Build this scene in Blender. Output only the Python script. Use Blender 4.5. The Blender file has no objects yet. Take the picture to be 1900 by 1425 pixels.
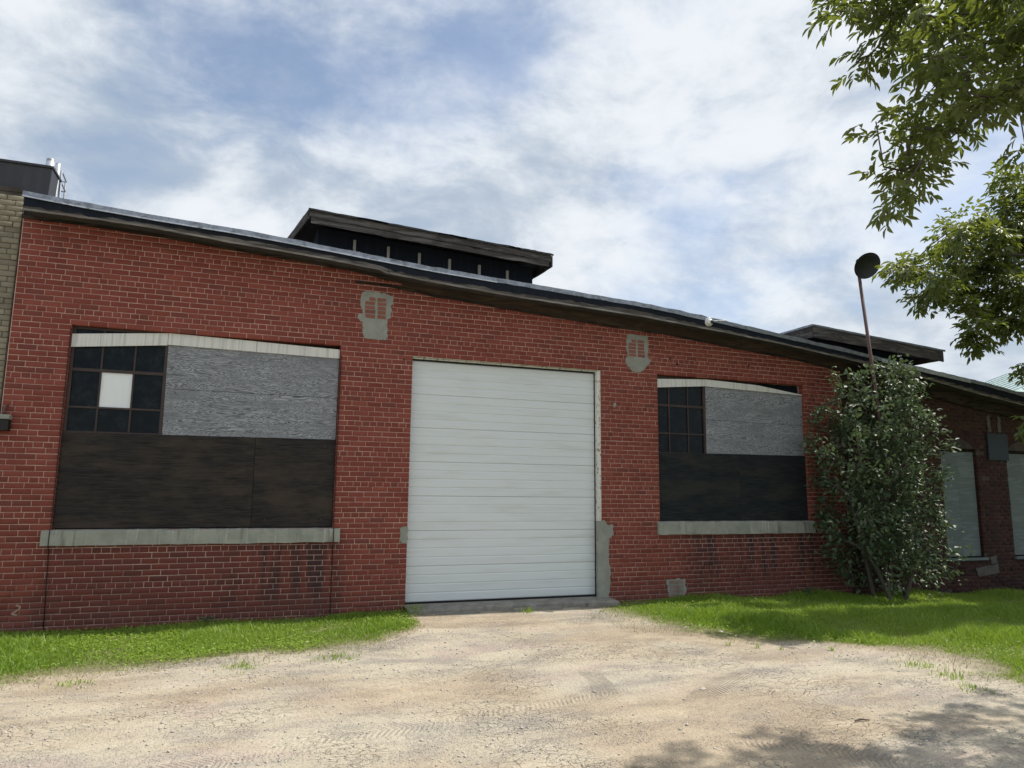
import bpy, math, random
import numpy as np
from mathutils import Vector, Matrix
random.seed(11); RNG = np.random.default_rng(11)
scene = bpy.context.scene
COL = scene.collection

# ------------------------------------------------------------------ camera
cam_d = bpy.data.cameras.new('camera'); cam = bpy.data.objects.new('camera', cam_d); COL.objects.link(cam)
F_PX, PITCH, YAW, ROLL = 1345.0, 0.14966, 0.35290, 0.00998
cam_d.sensor_width = 36.0; cam_d.lens = F_PX / 1900 * 36.0; cam_d.clip_end = 3000; cam_d.clip_start = 0.05
_fw = Vector((math.sin(YAW)*math.cos(PITCH), math.cos(YAW)*math.cos(PITCH), math.sin(PITCH)))
_r = Vector((math.cos(YAW), -math.sin(YAW), 0)); _u = _r.cross(_fw)
_r2 = _r*math.cos(ROLL) + _u*math.sin(ROLL); _u2 = _u*math.cos(ROLL) - _r*math.sin(ROLL)
M = Matrix((( _r2.x, _u2.x, -_fw.x, -2.3085), (_r2.y, _u2.y, -_fw.y, -10.6215), (_r2.z, _u2.z, -_fw.z, 1.6395), (0, 0, 0, 1)))
cam.matrix_world = M
scene.camera = cam

# ------------------------------------------------------------------ sun, sky, exposure
SUN = Vector((0.65, 0.02, 1.0)).normalized()
sl = bpy.data.lights.new('sun', 'SUN'); sl.energy = 4.9; sl.angle = math.radians(0.53); sl.color = (1.0, 0.94, 0.85)
so = bpy.data.objects.new('sun', sl); COL.objects.link(so); so.rotation_euler = SUN.to_track_quat('Z', 'Y').to_euler(); so.location = (0, 0, 30)
scene.view_settings.view_transform = 'Standard'; scene.view_settings.look = 'None'
scene.view_settings.gamma = 1.0; scene.view_settings.exposure = 0.0; scene.view_settings.use_curve_mapping = False
scene.cycles.max_bounces = 5; scene.cycles.diffuse_bounces = 3; scene.cycles.glossy_bounces = 2; scene.cycles.transmission_bounces = 3; scene.cycles.adaptive_threshold = 0.02

class NT:
    """small helper over a node tree: sockets and numbers may be passed as inputs"""
    def __init__(s, tree): s.t = tree; tree.nodes.clear()
    def n(s, typ, ins=None, out=0, **props):
        nd = s.t.nodes.new(typ)
        for k, v in props.items(): setattr(nd, k, v)
        for k, v in (ins or {}).items():
            sk = nd.inputs[k]
            if isinstance(v, bpy.types.NodeSocket): s.t.links.new(v, sk)
            elif v is not None:
                if sk.type == 'RGBA' and len(v) == 3: v = (*v, 1)
                sk.default_value = v
        return nd if (out is None or not nd.outputs) else nd.outputs[out]
    def m(s, op, a, b=0.0, c=None, clamp=False):
        i = {0: a, 1: b}
        if c is not None: i[2] = c
        return s.n('ShaderNodeMath', i, operation=op, use_clamp=clamp)
    def v(s, op, a, b=None, scale=None, out=0):
        i = {0: a}
        if b is not None: i[1] = b
        if scale is not None: i[3] = scale
        return s.n('ShaderNodeVectorMath', i, out=out, operation=op)
    def mix(s, f, a, b, blend='MIX'):
        nd = s.t.nodes.new('ShaderNodeMix'); nd.data_type = 'RGBA'; nd.blend_type = blend
        for sk, v in ((nd.inputs[0], f), (nd.inputs[6], a), (nd.inputs[7], b)):
            if isinstance(v, bpy.types.NodeSocket): s.t.links.new(v, sk)
            else:
                if sk.type == 'RGBA' and len(v) == 3: v = (*v, 1)
                sk.default_value = v
        return nd.outputs[2]
    def ramp(s, x, lo, hi, a=0.0, b=1.0, smooth=True):
        return s.n('ShaderNodeMapRange', {0: x, 1: lo, 2: hi, 3: a, 4: b}, interpolation_type='SMOOTHSTEP' if smooth else 'LINEAR')
    def noise(s, vec, scale, detail=4, rough=0.55, dist=0.0, out=0):
        return s.n('ShaderNodeTexNoise', {'Vector': vec, 'Scale': scale, 'Detail': detail, 'Roughness': rough, 'Distortion': dist}, out=out)
    def scl(s, vec, sc, loc=(0, 0, 0), rot=(0, 0, 0)):
        return s.n('ShaderNodeMapping', {'Vector': vec, 'Location': loc, 'Rotation': rot, 'Scale': sc})
    def sep(s, vec):
        nd = s.n('ShaderNodeSeparateXYZ', {0: vec}, out=None); return nd.outputs
    def xyz(s, x, y, z): return s.n('ShaderNodeCombineXYZ', {0: x, 1: y, 2: z})

world = bpy.data.worlds.new('World'); scene.world = world; world.use_nodes = True
w = NT(world.node_tree)
sky = w.n('ShaderNodeTexSky', sky_type='NISHITA', sun_disc=False, sun_elevation=math.asin(SUN.z), sun_rotation=math.atan2(SUN.x, SUN.y), air_density=1.0, dust_density=1.2, ozone_density=1.4)
skyc = w.v('SCALE', sky, scale=0.15)
dirn = w.v('NORMALIZE', w.n('ShaderNodeTexCoord', out=0))
dx, dy, dz = w.sep(dirn)
deck = w.scl(dirn, (1.0, 1.0, 1.6), (0.4, 0.2, 0.3))
warp = w.v('SCALE', w.v('SUBTRACT', w.noise(deck, 3.0, 2, out=1), (0.5, 0.5, 0.5)), scale=0.16)
uvw = w.v('ADD', deck, warp)
n_big = w.noise(w.scl(uvw, (1.0, 1.0, 1.2), (3.1, 1.7, 0)), 2.6, 5, 0.55)
n_det = w.noise(w.scl(uvw, (1.0, 1.0, 1.15), (8.1, 4.0, 2.0)), 6.5, 8, 0.62)
n_puff = w.noise(w.scl(uvw, (1, 1, 1.1), (1.0, 9.0, 5.0)), 3.8, 5, 0.55)
# blue gaps of this day's cloud deck, as directions in the sky
GAPS = [(-0.125, 0.898, 0.422, 0.2, -0.22), (0.089, 0.852, 0.516, 0.24, -0.14), (0.245, 0.774, 0.585, 0.2, -0.2), (0.54, 0.761, 0.36, 0.18, -0.09), (0.771, 0.533, 0.348, 0.16, -0.12), (0.386, 0.764, 0.517, 0.3, 0.1), (-0.02, 0.932, 0.362, 0.25, 0.1), (-0.195, 0.847, 0.494, 0.2, 0.06)]
bias = None
for (gx, gy, gz_, rad, amt) in GAPS:
    d = w.v('DISTANCE', w.v('ADD', dirn, w.v('SCALE', warp, scale=0.16)), (gx, gy, gz_), out=1)
    t = w.ramp(d, 0.0, rad, amt, 0.0)
    bias = t if bias is None else w.m('ADD', bias, t)
dens = w.m('ADD', w.m('ADD', w.m('MULTIPLY', n_big, 0.72), w.m('MULTIPLY', n_det, 0.28)), bias)
cover = w.ramp(dens, 0.32, 0.56)
cover = w.m('ADD', w.m('MULTIPLY', cover, 0.72), 0.25)
glow = w.ramp(w.v('DOT_PRODUCT', dirn, tuple(SUN), out=1), 0.35, 1.0, 0.0, 0.22)
tone = w.m('ADD', w.m('ADD', w.m('MULTIPLY', n_det, 0.85), w.m('MULTIPLY', n_puff, 0.6)), w.m('MULTIPLY', glow, 0.6))
tone = w.m('SUBTRACT', tone, w.m('MULTIPLY', bias, -0.5))
shade = w.ramp(tone, 0.53, 0.90)
cloud = w.mix(shade, (0.46, 0.545, 0.655), (0.88, 0.92, 0.96))
final = w.mix(cover, skyc, cloud)
bg = w.n('ShaderNodeBackground', {'Color': final, 'Strength': 1.0})
w.n('ShaderNodeOutputWorld', {'Surface': bg})
world.cycles.sampling_method = 'MANUAL'; world.cycles.sample_map_resolution = 256

# ------------------------------------------------------------------ materials
def material(name):
    m = bpy.data.materials.new(name); m.use_nodes = True
    return m, NT(m.node_tree)
def finish(n, color, rough=0.8, bump=None, bdist=0.01, bstr=0.5, metal=0.0, spec=0.3, **kw):
    ins = {'Base Color': color, 'Roughness': rough, 'Metallic': metal, 'Specular IOR Level': spec}
    ins.update(kw)
    if bump is not None:
        ins['Normal'] = n.n('ShaderNodeBump', {'Height': bump, 'Distance': bdist, 'Strength': bstr})
    b = n.n('ShaderNodeBsdfPrincipled', ins)
    n.n('ShaderNodeOutputMaterial', {'Surface': b})
def pos(n): return n.n('ShaderNodeNewGeometry', out=0)
def tint(n):
    a = n.n('ShaderNodeAttribute', out=2, attribute_name='tint', attribute_type='GEOMETRY')
    b = n.n('ShaderNodeAttribute', out=2, attribute_name='tint_of_piece', attribute_type='OBJECT')
    return n.m('ADD', a, b)
def boxmask(n, px, pz, x0, x1, z0, z1, soft=0.25):
    a = n.m('MULTIPLY', n.ramp(px, x0-soft, x0+soft), n.ramp(px, x1-soft, x1+soft, 1, 0))
    b = n.m('MULTIPLY', n.ramp(pz, z0-soft, z0+soft), n.ramp(pz, z1-soft*.25, z1+soft*.25, 1, 0))
    return n.m('MULTIPLY', a, b)

MAT = {}
def mk_brick(name, c1, c2, c3, stains=True, old=False):
    m, n = material(name); MAT[name] = m
    P = pos(n); x, y, z = n.sep(P); t = tint(n)
    nz = n.noise(P, 2.2, 5, 0.6); fine = n.noise(n.scl(P, (1, 1, 2.2)), 42, 4, 0.65)
    col = n.mix(n.ramp(t, 0.05, 0.95, 0, 1, False), c1, c2)
    col = n.mix(n.m('MULTIPLY', n.ramp(nz, 0.45, 0.75), 0.45), col, c3)
    col = n.mix(n.ramp(t, 0.90, 0.93, 0, 0.5), col, n.mix(0.5, c3, (0.05, 0.03, 0.03)))
    col = n.mix(n.ramp(fine, 0.35, 0.75, 0.0, 0.35), col, n.mix(0.6, c1, (0.04, 0.025, 0.025)))
    if stains:
        wob = n.v('SCALE', n.v('SUBTRACT', n.noise(P, 1.6, 5, 0.7, out=1), (.5, .5, .5)), scale=0.8)
        sx, sy, sz = n.sep(n.v('ADD', P, wob))
        raw = n.m('MAXIMUM', boxmask(n, sx, z, -4.55, -0.9, -0.4, 0.93, 0.12), boxmask(n, sx, z, 4.6, 9.0, -0.4, 0.98, 0.15))
        col = n.mix(n.m('MULTIPLY', raw, 0.75), col, n.mix(t, (0.165, 0.046, 0.035), (0.095, 0.033, 0.029)))
        streak = n.noise(n.scl(P, (5.0, 1, 0.45)), 1.5, 5, 0.6)
        soot = n.m('MAXIMUM', boxmask(n, sx, z, -2.3, -1.0, 0.15, 0.95, 0.25), boxmask(n, sx, z, 4.9, 7.6, 0.25, 1.0, 0.3))
        soot = n.m('MULTIPLY', soot, n.ramp(streak, 0.42, 0.62))
        damp = n.m('MULTIPLY', n.ramp(sz, -0.15, 0.35, 1, 0), 0.45)
        col = n.mix(n.m('MULTIPLY', soot, 0.8), col, (0.035, 0.025, 0.028))
        col = n.mix(damp, col, (0.13, 0.06, 0.05))
    finish(n, col, 0.82, n.m('ADD', fine, n.m('MULTIPLY', n.noise(P, 160, 2), 0.6)), 0.004, 0.7, spec=0.25)
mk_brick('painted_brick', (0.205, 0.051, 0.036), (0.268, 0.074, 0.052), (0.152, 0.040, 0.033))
mk_brick('old_brick', (0.036, 0.016, 0.014), (0.075, 0.030, 0.023), (0.022, 0.014, 0.013), stains=False)  # old brick's own dark tone, deepened to stand in for tree shade
mk_brick('cream_brick', (0.23, 0.21, 0.15), (0.32, 0.29, 0.215), (0.14, 0.13, 0.095), stains=False)
mk_brick('orange_brick', (0.26, 0.105, 0.078), (0.31, 0.13, 0.10), (0.18, 0.07, 0.055), stains=False)

def mk_mortar(name, c, c2, stains=True):
    m, n = material(name); MAT[name] = m
    P = pos(n); x, y, z = n.sep(P)
    col = n.mix(n.ramp(n.noise(P, 3.5, 6, 0.7), 0.35, 0.7), c, c2)
    if stains:
        low = n.m('MULTIPLY', n.ramp(z, 0.0, 1.0, 0.65, 0), n.ramp(n.noise(P, 2.0, 4), 0.35, 0.6))
        col = n.mix(low, col, (0.20, 0.15, 0.14))
    finish(n, col, 0.95, n.noise(P, 90, 4, 0.7), 0.006, 0.8, spec=0.1)
mk_mortar('pink_mortar', (0.58, 0.405, 0.34), (0.38, 0.235, 0.195))
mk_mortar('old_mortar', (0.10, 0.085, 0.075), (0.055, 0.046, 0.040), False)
mk_mortar('dark_mortar', (0.13, 0.12, 0.10), (0.06, 0.055, 0.05), False)

def mk_cement(name, c, c2, moss=False):
    m, n = material(name); MAT[name] = m
    P = pos(n)
    col = n.mix(n.ramp(n.noise(P, 5, 6, 0.65), 0.3, 0.7), c, c2)
    dr = n.noise(n.scl(P, (9, 1, 0.8)), 1.6, 4, 0.6)
    col = n.mix(n.ramp(dr, 0.55, 0.75, 0, 0.55), col, (0.62, 0.60, 0.55) if moss else c2)
    if moss: col = n.mix(n.ramp(n.noise(n.scl(P, (6, 1, .6), (4, 4, 4)), 1.9, 4), 0.56, 0.72, 0, 0.6), col, (0.12, 0.11, 0.075))
    finish(n, col, 0.93, n.m('ADD', n.noise(P, 60, 5, 0.7), n.m('MULTIPLY', n.noise(P, 9, 3), 2)), 0.008, 0.7, spec=0.15)
mk_cement('sill_cement', (0.36, 0.36, 0.31), (0.27, 0.28, 0.24), True)
mk_cement('patch_cement', (0.33, 0.34, 0.30), (0.25, 0.26, 0.23))
mk_cement('smeared_brick', (0.30, 0.25, 0.215), (0.24, 0.155, 0.13))
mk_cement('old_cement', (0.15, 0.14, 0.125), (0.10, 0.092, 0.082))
mk_cement('slab_cement', (0.33, 0.31, 0.27), (0.21, 0.20, 0.18))

def mk_ply(name, light, dark, mid, lines, amt, rw=0.55):
    m, n = material(name); MAT[name] = m
    P = pos(n); t = tint(n)
    off = n.xyz(n.m('MULTIPLY', t, 37.0), n.m('MULTIPLY', t, 17.0), n.m('MULTIPLY', t, 53.0))
    Q = n.v('ADD', P, off)
    base = n.noise(n.scl(Q, (0.55, 1, 4.2)), 2.0, 5, 0.55, 0.8)
    ring = n.m('FRACT', n.m('MULTIPLY', base, lines))
    ring = n.m('ABSOLUTE', n.m('SUBTRACT', n.m('MULTIPLY', ring, 2.0), 1.0))
    fib = n.noise(n.scl(Q, (2.2, 1, 60)), 2.0, 5, 0.65)
    weather = n.noise(n.scl(Q, (0.6, 1, 1.9)), 1.8, 6, 0.68)
    g = n.m('ADD', n.m('MULTIPLY', ring, rw), n.m('MULTIPLY', fib, 1.30-rw))
    col = n.mix(n.ramp(g, 0.35, 0.95), dark, light)
    col = n.mix(n.m('MULTIPLY', n.ramp(weather, 0.42, 0.68), amt), col, mid)
    finish(n, col, 0.92, g, 0.003, 0.6, spec=0.06)
mk_ply('grey_plywood', (0.40, 0.42, 0.44), (0.105, 0.112, 0.125), (0.18, 0.19, 0.205), 24, 0.7)
mk_ply('brown_plywood', (0.052, 0.047, 0.044), (0.015, 0.015, 0.016), (0.066, 0.052, 0.042), 5, 0.9, 0.10)
mk_ply('black_plywood', (0.036, 0.040, 0.042), (0.010, 0.012, 0.015), (0.046, 0.045, 0.038), 4, 0.75, 0.10)
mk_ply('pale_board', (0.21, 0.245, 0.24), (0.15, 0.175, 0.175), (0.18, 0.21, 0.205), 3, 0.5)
mk_ply('fascia_wood', (0.17, 0.16, 0.148), (0.06, 0.056, 0.054), (0.095, 0.083, 0.075), 3, 0.6)
mk_ply('worn_wood', (0.30, 0.285, 0.265), (0.14, 0.13, 0.12), (0.17, 0.15, 0.135), 3, 0.6)
mk_ply('frieze_wood', (0.085, 0.064, 0.048), (0.045, 0.034, 0.028), (0.060, 0.045, 0.034), 3, 0.6)
mk_ply('dark_wood', (0.060, 0.048, 0.040), (0.022, 0.019, 0.018), (0.035, 0.028, 0.024), 5, 0.6)

def mk_paint(name, c, dirt, amt=0.5, rough=0.55, flake=None, spec=0.35, stretch=(6, 1, .7)):
    m, n = material(name); MAT[name] = m
    P = pos(n)
    d = n.noise(n.scl(P, stretch), 1.8, 6, 0.65)
    col = n.mix(n.ramp(d, 0.45, 0.75, 0, amt), c, dirt)
    hgt = n.noise(P, 40, 4)
    if flake:
        f = n.ramp(n.noise(n.scl(P, (1.6, 1, 1)), 16, 5, 0.7), 0.56, 0.60)
        col = n.mix(f, col, flake); hgt = n.m('SUBTRACT', hgt, n.m('MULTIPLY', f, 2.0))
    finish(n, col, rough, hgt, 0.002, 0.4, spec=spec)
mk_paint('trim_paint', (0.66, 0.66, 0.62), (0.34, 0.36, 0.33), 0.8, 0.6, stretch=(14, 1, .5))
mk_paint('jamb_paint', (0.68, 0.68, 0.62), (0.45, 0.44, 0.38), 0.6, 0.6, flake=(0.23, 0.20, 0.16))
mk_paint('door_paint', (0.67, 0.725, 0.74), (0.54, 0.575, 0.555), 0.6, 0.42, stretch=(0.5, 1, 5))
mk_paint('seal_rubber', (0.012, 0.012, 0.013), (0.03, 0.03, 0.03), 0.3, 0.6)
mk_paint('steel_sash', (0.045, 0.032, 0.030), (0.10, 0.06, 0.05), 0.6, 0.6)
mk_paint('white_panel', (0.78, 0.82, 0.83), (0.62, 0.66, 0.66), 0.4, 0.5)
mk_paint('tar_paper', (0.012, 0.016, 0.024), (0.024, 0.029, 0.040), 0.6, 0.85, spec=0.12)
mk_paint('tar_roof', (0.05, 0.05, 0.052), (0.10, 0.10, 0.10), 0.6, 0.9, stretch=(2, 2, 2))
mk_paint('dark_panel', (0.016, 0.030, 0.040), (0.025, 0.038, 0.048), 0.6, 0.6)
mk_paint('parapet_metal', (0.035, 0.038, 0.046), (0.06, 0.06, 0.062), 0.6, 0.55)
mk_paint('copper_roof', (0.33, 0.47, 0.43), (0.26, 0.38, 0.36), 0.6, 0.55, stretch=(1, 1, 1))
mk_paint('rust_pole', (0.11, 0.07, 0.062), (0.17, 0.09, 0.06), 0.7, 0.7, stretch=(4, 4, 4))
mk_paint('lamp_enamel', (0.030, 0.036, 0.034), (0.06, 0.055, 0.05), 0.6, 0.5, stretch=(4, 4, 4))
mk_paint('camera_white', (0.75, 0.75, 0.75), (0.6, 0.6, 0.6), 0.3, 0.35)
mk_paint('black_cable', (0.012, 0.012, 0.013), (0.02, 0.02, 0.02), 0.3, 0.5)
mk_paint('grey_render', (0.35, 0.36, 0.36), (0.28, 0.28, 0.28), 0.5, 0.8)
mk_paint('pale_wood', (0.34, 0.33, 0.30), (0.18, 0.17, 0.15), 0.6, 0.7)
mk_paint('chalk', (0.40, 0.27, 0.21), (0.24, 0.12, 0.09), 0.9, 0.9)
def mk_metal(name, c, c2, rough):
    m, n = material(name); MAT[name] = m
    P = pos(n); d = n.noise(n.scl(P, (3, 3, 3)), 2.5, 6, 0.7)
    rust = n.ramp(n.noise(n.scl(P, (2.0, 2, 5), (3, 3, 3)), 3.0, 5, 0.7), 0.56, 0.68, 0, 0.7)
    col = n.mix(n.ramp(d, 0.35, 0.7), c, c2)
    col = n.mix(rust, col, (0.10, 0.085, 0.08))
    finish(n, col, n.ramp(d, 0.3, 0.7, rough, rough+.2), n.noise(P, 25, 3), 0.004, 0.3, metal=0.75, spec=0.5)
mk_metal('galvanised', (0.62, 0.64, 0.68), (0.42, 0.45, 0.50), 0.38)
mk_metal('drip_metal', (0.34, 0.37, 0.42), (0.20, 0.22, 0.26), 0.42)
def mk_glass(name):
    m, n = material(name); MAT[name] = m
    P = pos(n); d = n.noise(P, 6, 6, 0.7); t = tint(n)
    col = n.mix(n.ramp(d, 0.4, 0.75), (0.003, 0.006, 0.009), (0.014, 0.022, 0.024))
    finish(n, col, n.ramp(d, 0.35, 0.7, 0.10, 0.34), n.noise(P, 2.5, 2), 0.01, 0.25, spec=0.16)
mk_glass('dirty_glass')
def mk_leaf(name, c1, c2, tr, gloss=0.35, trans=0.35):
    m, n = material(name); MAT[name] = m
    t = tint(n)
    col = n.mix(t, c1, c2)
    pb = n.n('ShaderNodeBsdfPrincipled', {'Base Color': col, 'Roughness': gloss, 'Specular IOR Level': 0.5})
    tb = n.n('ShaderNodeBsdfTranslucent', {'Color': n.mix(t, tr, n.mix(0.5, tr, c2))})
    mx = n.n('ShaderNodeMixShader', {0: trans, 1: pb, 2: tb})
    n.n('ShaderNodeOutputMaterial', {'Surface': mx})
mk_leaf('ash_leaf', (0.048, 0.076, 0.028), (0.13, 0.155, 0.040), (0.28, 0.34, 0.04), 0.45, 0.40)
mk_leaf('shrub_leaf', (0.050, 0.090, 0.046), (0.16, 0.21, 0.115), (0.13, 0.20, 0.05), 0.50, 0.22)
mk_leaf('grass_blade', (0.13, 0.245, 0.020), (0.29, 0.40, 0.060), (0.38, 0.54, 0.045), 0.5, 0.35)
mk_leaf('dry_blade', (0.22, 0.20, 0.10), (0.32, 0.28, 0.15), (0.3, 0.28, 0.12), 0.6, 0.3)
def mk_bark(name, a, b):
    m, n = material(name); MAT[name] = m
    P = pos(n); d = n.noise(n.scl(P, (1, 1, 0.3)), 22, 5, 0.7)
    finish(n, n.mix(d, a, b), 0.9, d, 0.01, 0.8, spec=0.15)
mk_bark('bark', (0.06, 0.05, 0.042), (0.14, 0.12, 0.10))

def mk_ground():
    m, n = material('dirt'); MAT['dirt'] = m
    P = pos(n); x, y, z = n.sep(P)
    g = n.n('ShaderNodeAttribute', out=2, attribute_name='turf', attribute_type='GEOMETRY')
    big = n.noise(n.scl(P, (0.55, 1.0, 1)), 0.9, 3, 0.6, 0.0)
    mid = n.noise(n.scl(P, (0.5, 1.0, 1), (5, 2, 0)), 2.3, 5, 0.68, 0.3)
    pink = n.noise(n.scl(P, (0.6, 1, 1), (11, 7, 0)), 1.5, 4, 0.65, 0.0)
    fine = n.noise(P, 45, 3, 0.75)
    peb = n.n('ShaderNodeTexVoronoi', {'Vector': P, 'Scale': 55.0}, out=None)
    col = n.mix(n.ramp(big, 0.3, 0.7), (0.52, 0.465, 0.36), (0.46, 0.415, 0.33))
    col = n.mix(n.ramp(mid, 0.46, 0.66, 0, 0.9), col, (0.335, 0.305, 0.265))
    col = n.mix(n.ramp(pink, 0.52, 0.68, 0, 0.5), col, (0.47, 0.365, 0.315))
    tan = n.noise(n.scl(P, (0.35, 0.6, 1), (1.5, 3.5, 0)), 0.8, 3, 0.6, 0.0)
    col = n.mix(n.ramp(tan, 0.42, 0.60, 0, 0.9), col, n.mix(n.ramp(mid, .3, .7), (0.47, 0.385, 0.275), (0.36, 0.29, 0.21)))
    col = n.mix(n.ramp(mid, 0.42, 0.22, 0, 0.6), col, (0.64, 0.585, 0.47))
    col = n.mix(n.ramp(fine, 0.40, 0.72, 0, 0.5), col, (0.22, 0.19, 0.16))
    grav = n.m('MULTIPLY', n.ramp(peb.outputs[0], 0.0, 0.40, 1, 0), n.ramp(mid, 0.40, 0.58))
    col = n.mix(n.m('MULTIPLY', grav, 0.5), col, n.mix(0.65, peb.outputs[1], (0.40, 0.36, 0.31)))
    # tyre treads pressed into the dust
    hts = None
    wobble = n.v('SCALE', n.v('SUBTRACT', n.noise(P, 1.2, 1, out=1), (.5, .5, .5)), scale=.25)
    for (lx, ly, ang, wid, ln, fr, chev) in ((0.35, -6.1, 0.55, 0.12, 1.9, 75, 1.0), (1.25, -5.7, -0.95, 0.12, 1.5, 85, 0.0), (0.15, -7.0, 1.45, 0.11, 2.2, 70, 0.8), (1.75, -6.7, -0.75, 0.13, 1.7, 80, 0.3), (0.9, -4.3, 0.3, 0.12, 1.6, 75, 0.9), (2.2, -4.6, 1.0, 0.12, 1.8, 75, 0.7), (-1.6, -5.2, 1.35, 0.13, 3.0, 70, 0.6)):
        q = n.n('ShaderNodeVectorRotate', {'Vector': n.v('SUBTRACT', P, (lx, ly, 0)), 'Angle': ang}, rotation_type='Z_AXIS')
        qx, qy, _ = n.sep(n.v('ADD', q, wobble))
        ax = n.m('ABSOLUTE', qx)
        mk = n.m('MULTIPLY', n.ramp(ax, wid*.85, wid*1.1, 1, 0), n.ramp(n.m('ABSOLUTE', qy), ln*.5, ln, 1, 0))
        if chev > 0: wv = n.m('SINE', n.m('MULTIPLY', n.m('ADD', qy, n.m('MULTIPLY', ax, chev)), fr*2))
        else: wv = n.m('SINE', n.m('MULTIPLY', qx, fr*2.2))
        hh = n.m('MULTIPLY', wv, mk)
        hts = hh if hts is None else n.m('ADD', hts, hh)
    hts = n.m('MULTIPLY', hts, n.ramp(big, 0.38, 0.60))
    col = n.mix(n.ramp(hts, 0.0, -1.0, 0, 0.22), col, (0.24, 0.205, 0.17))
    crk = n.n('ShaderNodeTexVoronoi', {'Vector': n.v('ADD', n.scl(P, (1, 1.6, 1)), n.v('SCALE', n.noise(P, 6, 1, out=1), scale=.35)), 'Scale': 8.0}, out=0, feature='DISTANCE_TO_EDGE')
    crm = n.m('MULTIPLY', n.ramp(crk, 0.0, 0.035, 1, 0), n.ramp(n.noise(n.scl(P, (1, 1, 1), (2, 9, 0)), 0.8, 1), 0.48, 0.62))
    col = n.mix(n.m('MULTIPLY', crm, 0.32), col, (0.16, 0.135, 0.11))
    soil = n.mix(n.ramp(fine, 0.3, 0.7), (0.22, 0.20, 0.11), (0.15, 0.18, 0.06))
    col = n.mix(n.m('MULTIPLY', g, 0.9), col, soil)
    h = n.m('ADD', n.m('MULTIPLY', fine, 0.7), n.m('MULTIPLY', hts, 0.35))
    h = n.m('SUBTRACT', n.m('ADD', h, n.m('MULTIPLY', grav, 0.8)), n.m('MULTIPLY', crm, 0.9))
    h = n.m('ADD', h, n.m('MULTIPLY', n.noise(P, 9, 3, 0.65), 1.2))
    finish(n, col, 0.95, h, 0.022, 0.85, spec=0.1)
mk_ground()
mk_paint('stone', (0.50, 0.46, 0.40), (0.33, 0.30, 0.265), 0.9, 0.9, stretch=(30, 30, 30))
MAT['stone_mat'] = MAT['stone']

# ------------------------------------------------------------------ geometry helpers
def np_mesh(name, V, F, tints=None, smooth=False):
    """V (n,3) floats, F (m,k) ints (k = 3 or 4)"""
    V = np.asarray(V, np.float32); F = np.asarray(F, np.int32); k = F.shape[1]
    me = bpy.data.meshes.new(name)
    me.vertices.add(len(V)); me.vertices.foreach_set('co', V.ravel())
    me.loops.add(F.size); me.loops.foreach_set('vertex_index', F.ravel())
    me.polygons.add(len(F)); me.polygons.foreach_set('loop_start', np.arange(0, F.size, k, dtype=np.int32))
    if smooth: me.polygons.foreach_set('use_smooth', np.ones(len(F), bool))
    if tints is not None:
        a = me.attributes.new('tint', 'FLOAT', 'FACE'); a.data.foreach_set('value', np.asarray(tints, np.float32))
    me.update(calc_edges=True)
    return me
def link(name, me, mat, parent=None, loc=None, label=None, cat=None, group=None, kind=None):
    o = bpy.data.objects.new(name, me); COL.objects.link(o)
    if me is not None and mat is not None and not me.materials: me.materials.append(MAT[mat])
    if loc is not None: o.location = loc
    if parent is not None: o.parent = parent
    if label: o['label'] = label
    if cat: o['category'] = cat
    if group: o['group'] = group
    if kind: o['kind'] = kind
    return o
def thing(name, loc, label, cat, group=None): return link(name, None, None, None, loc, label, cat, group)

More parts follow.
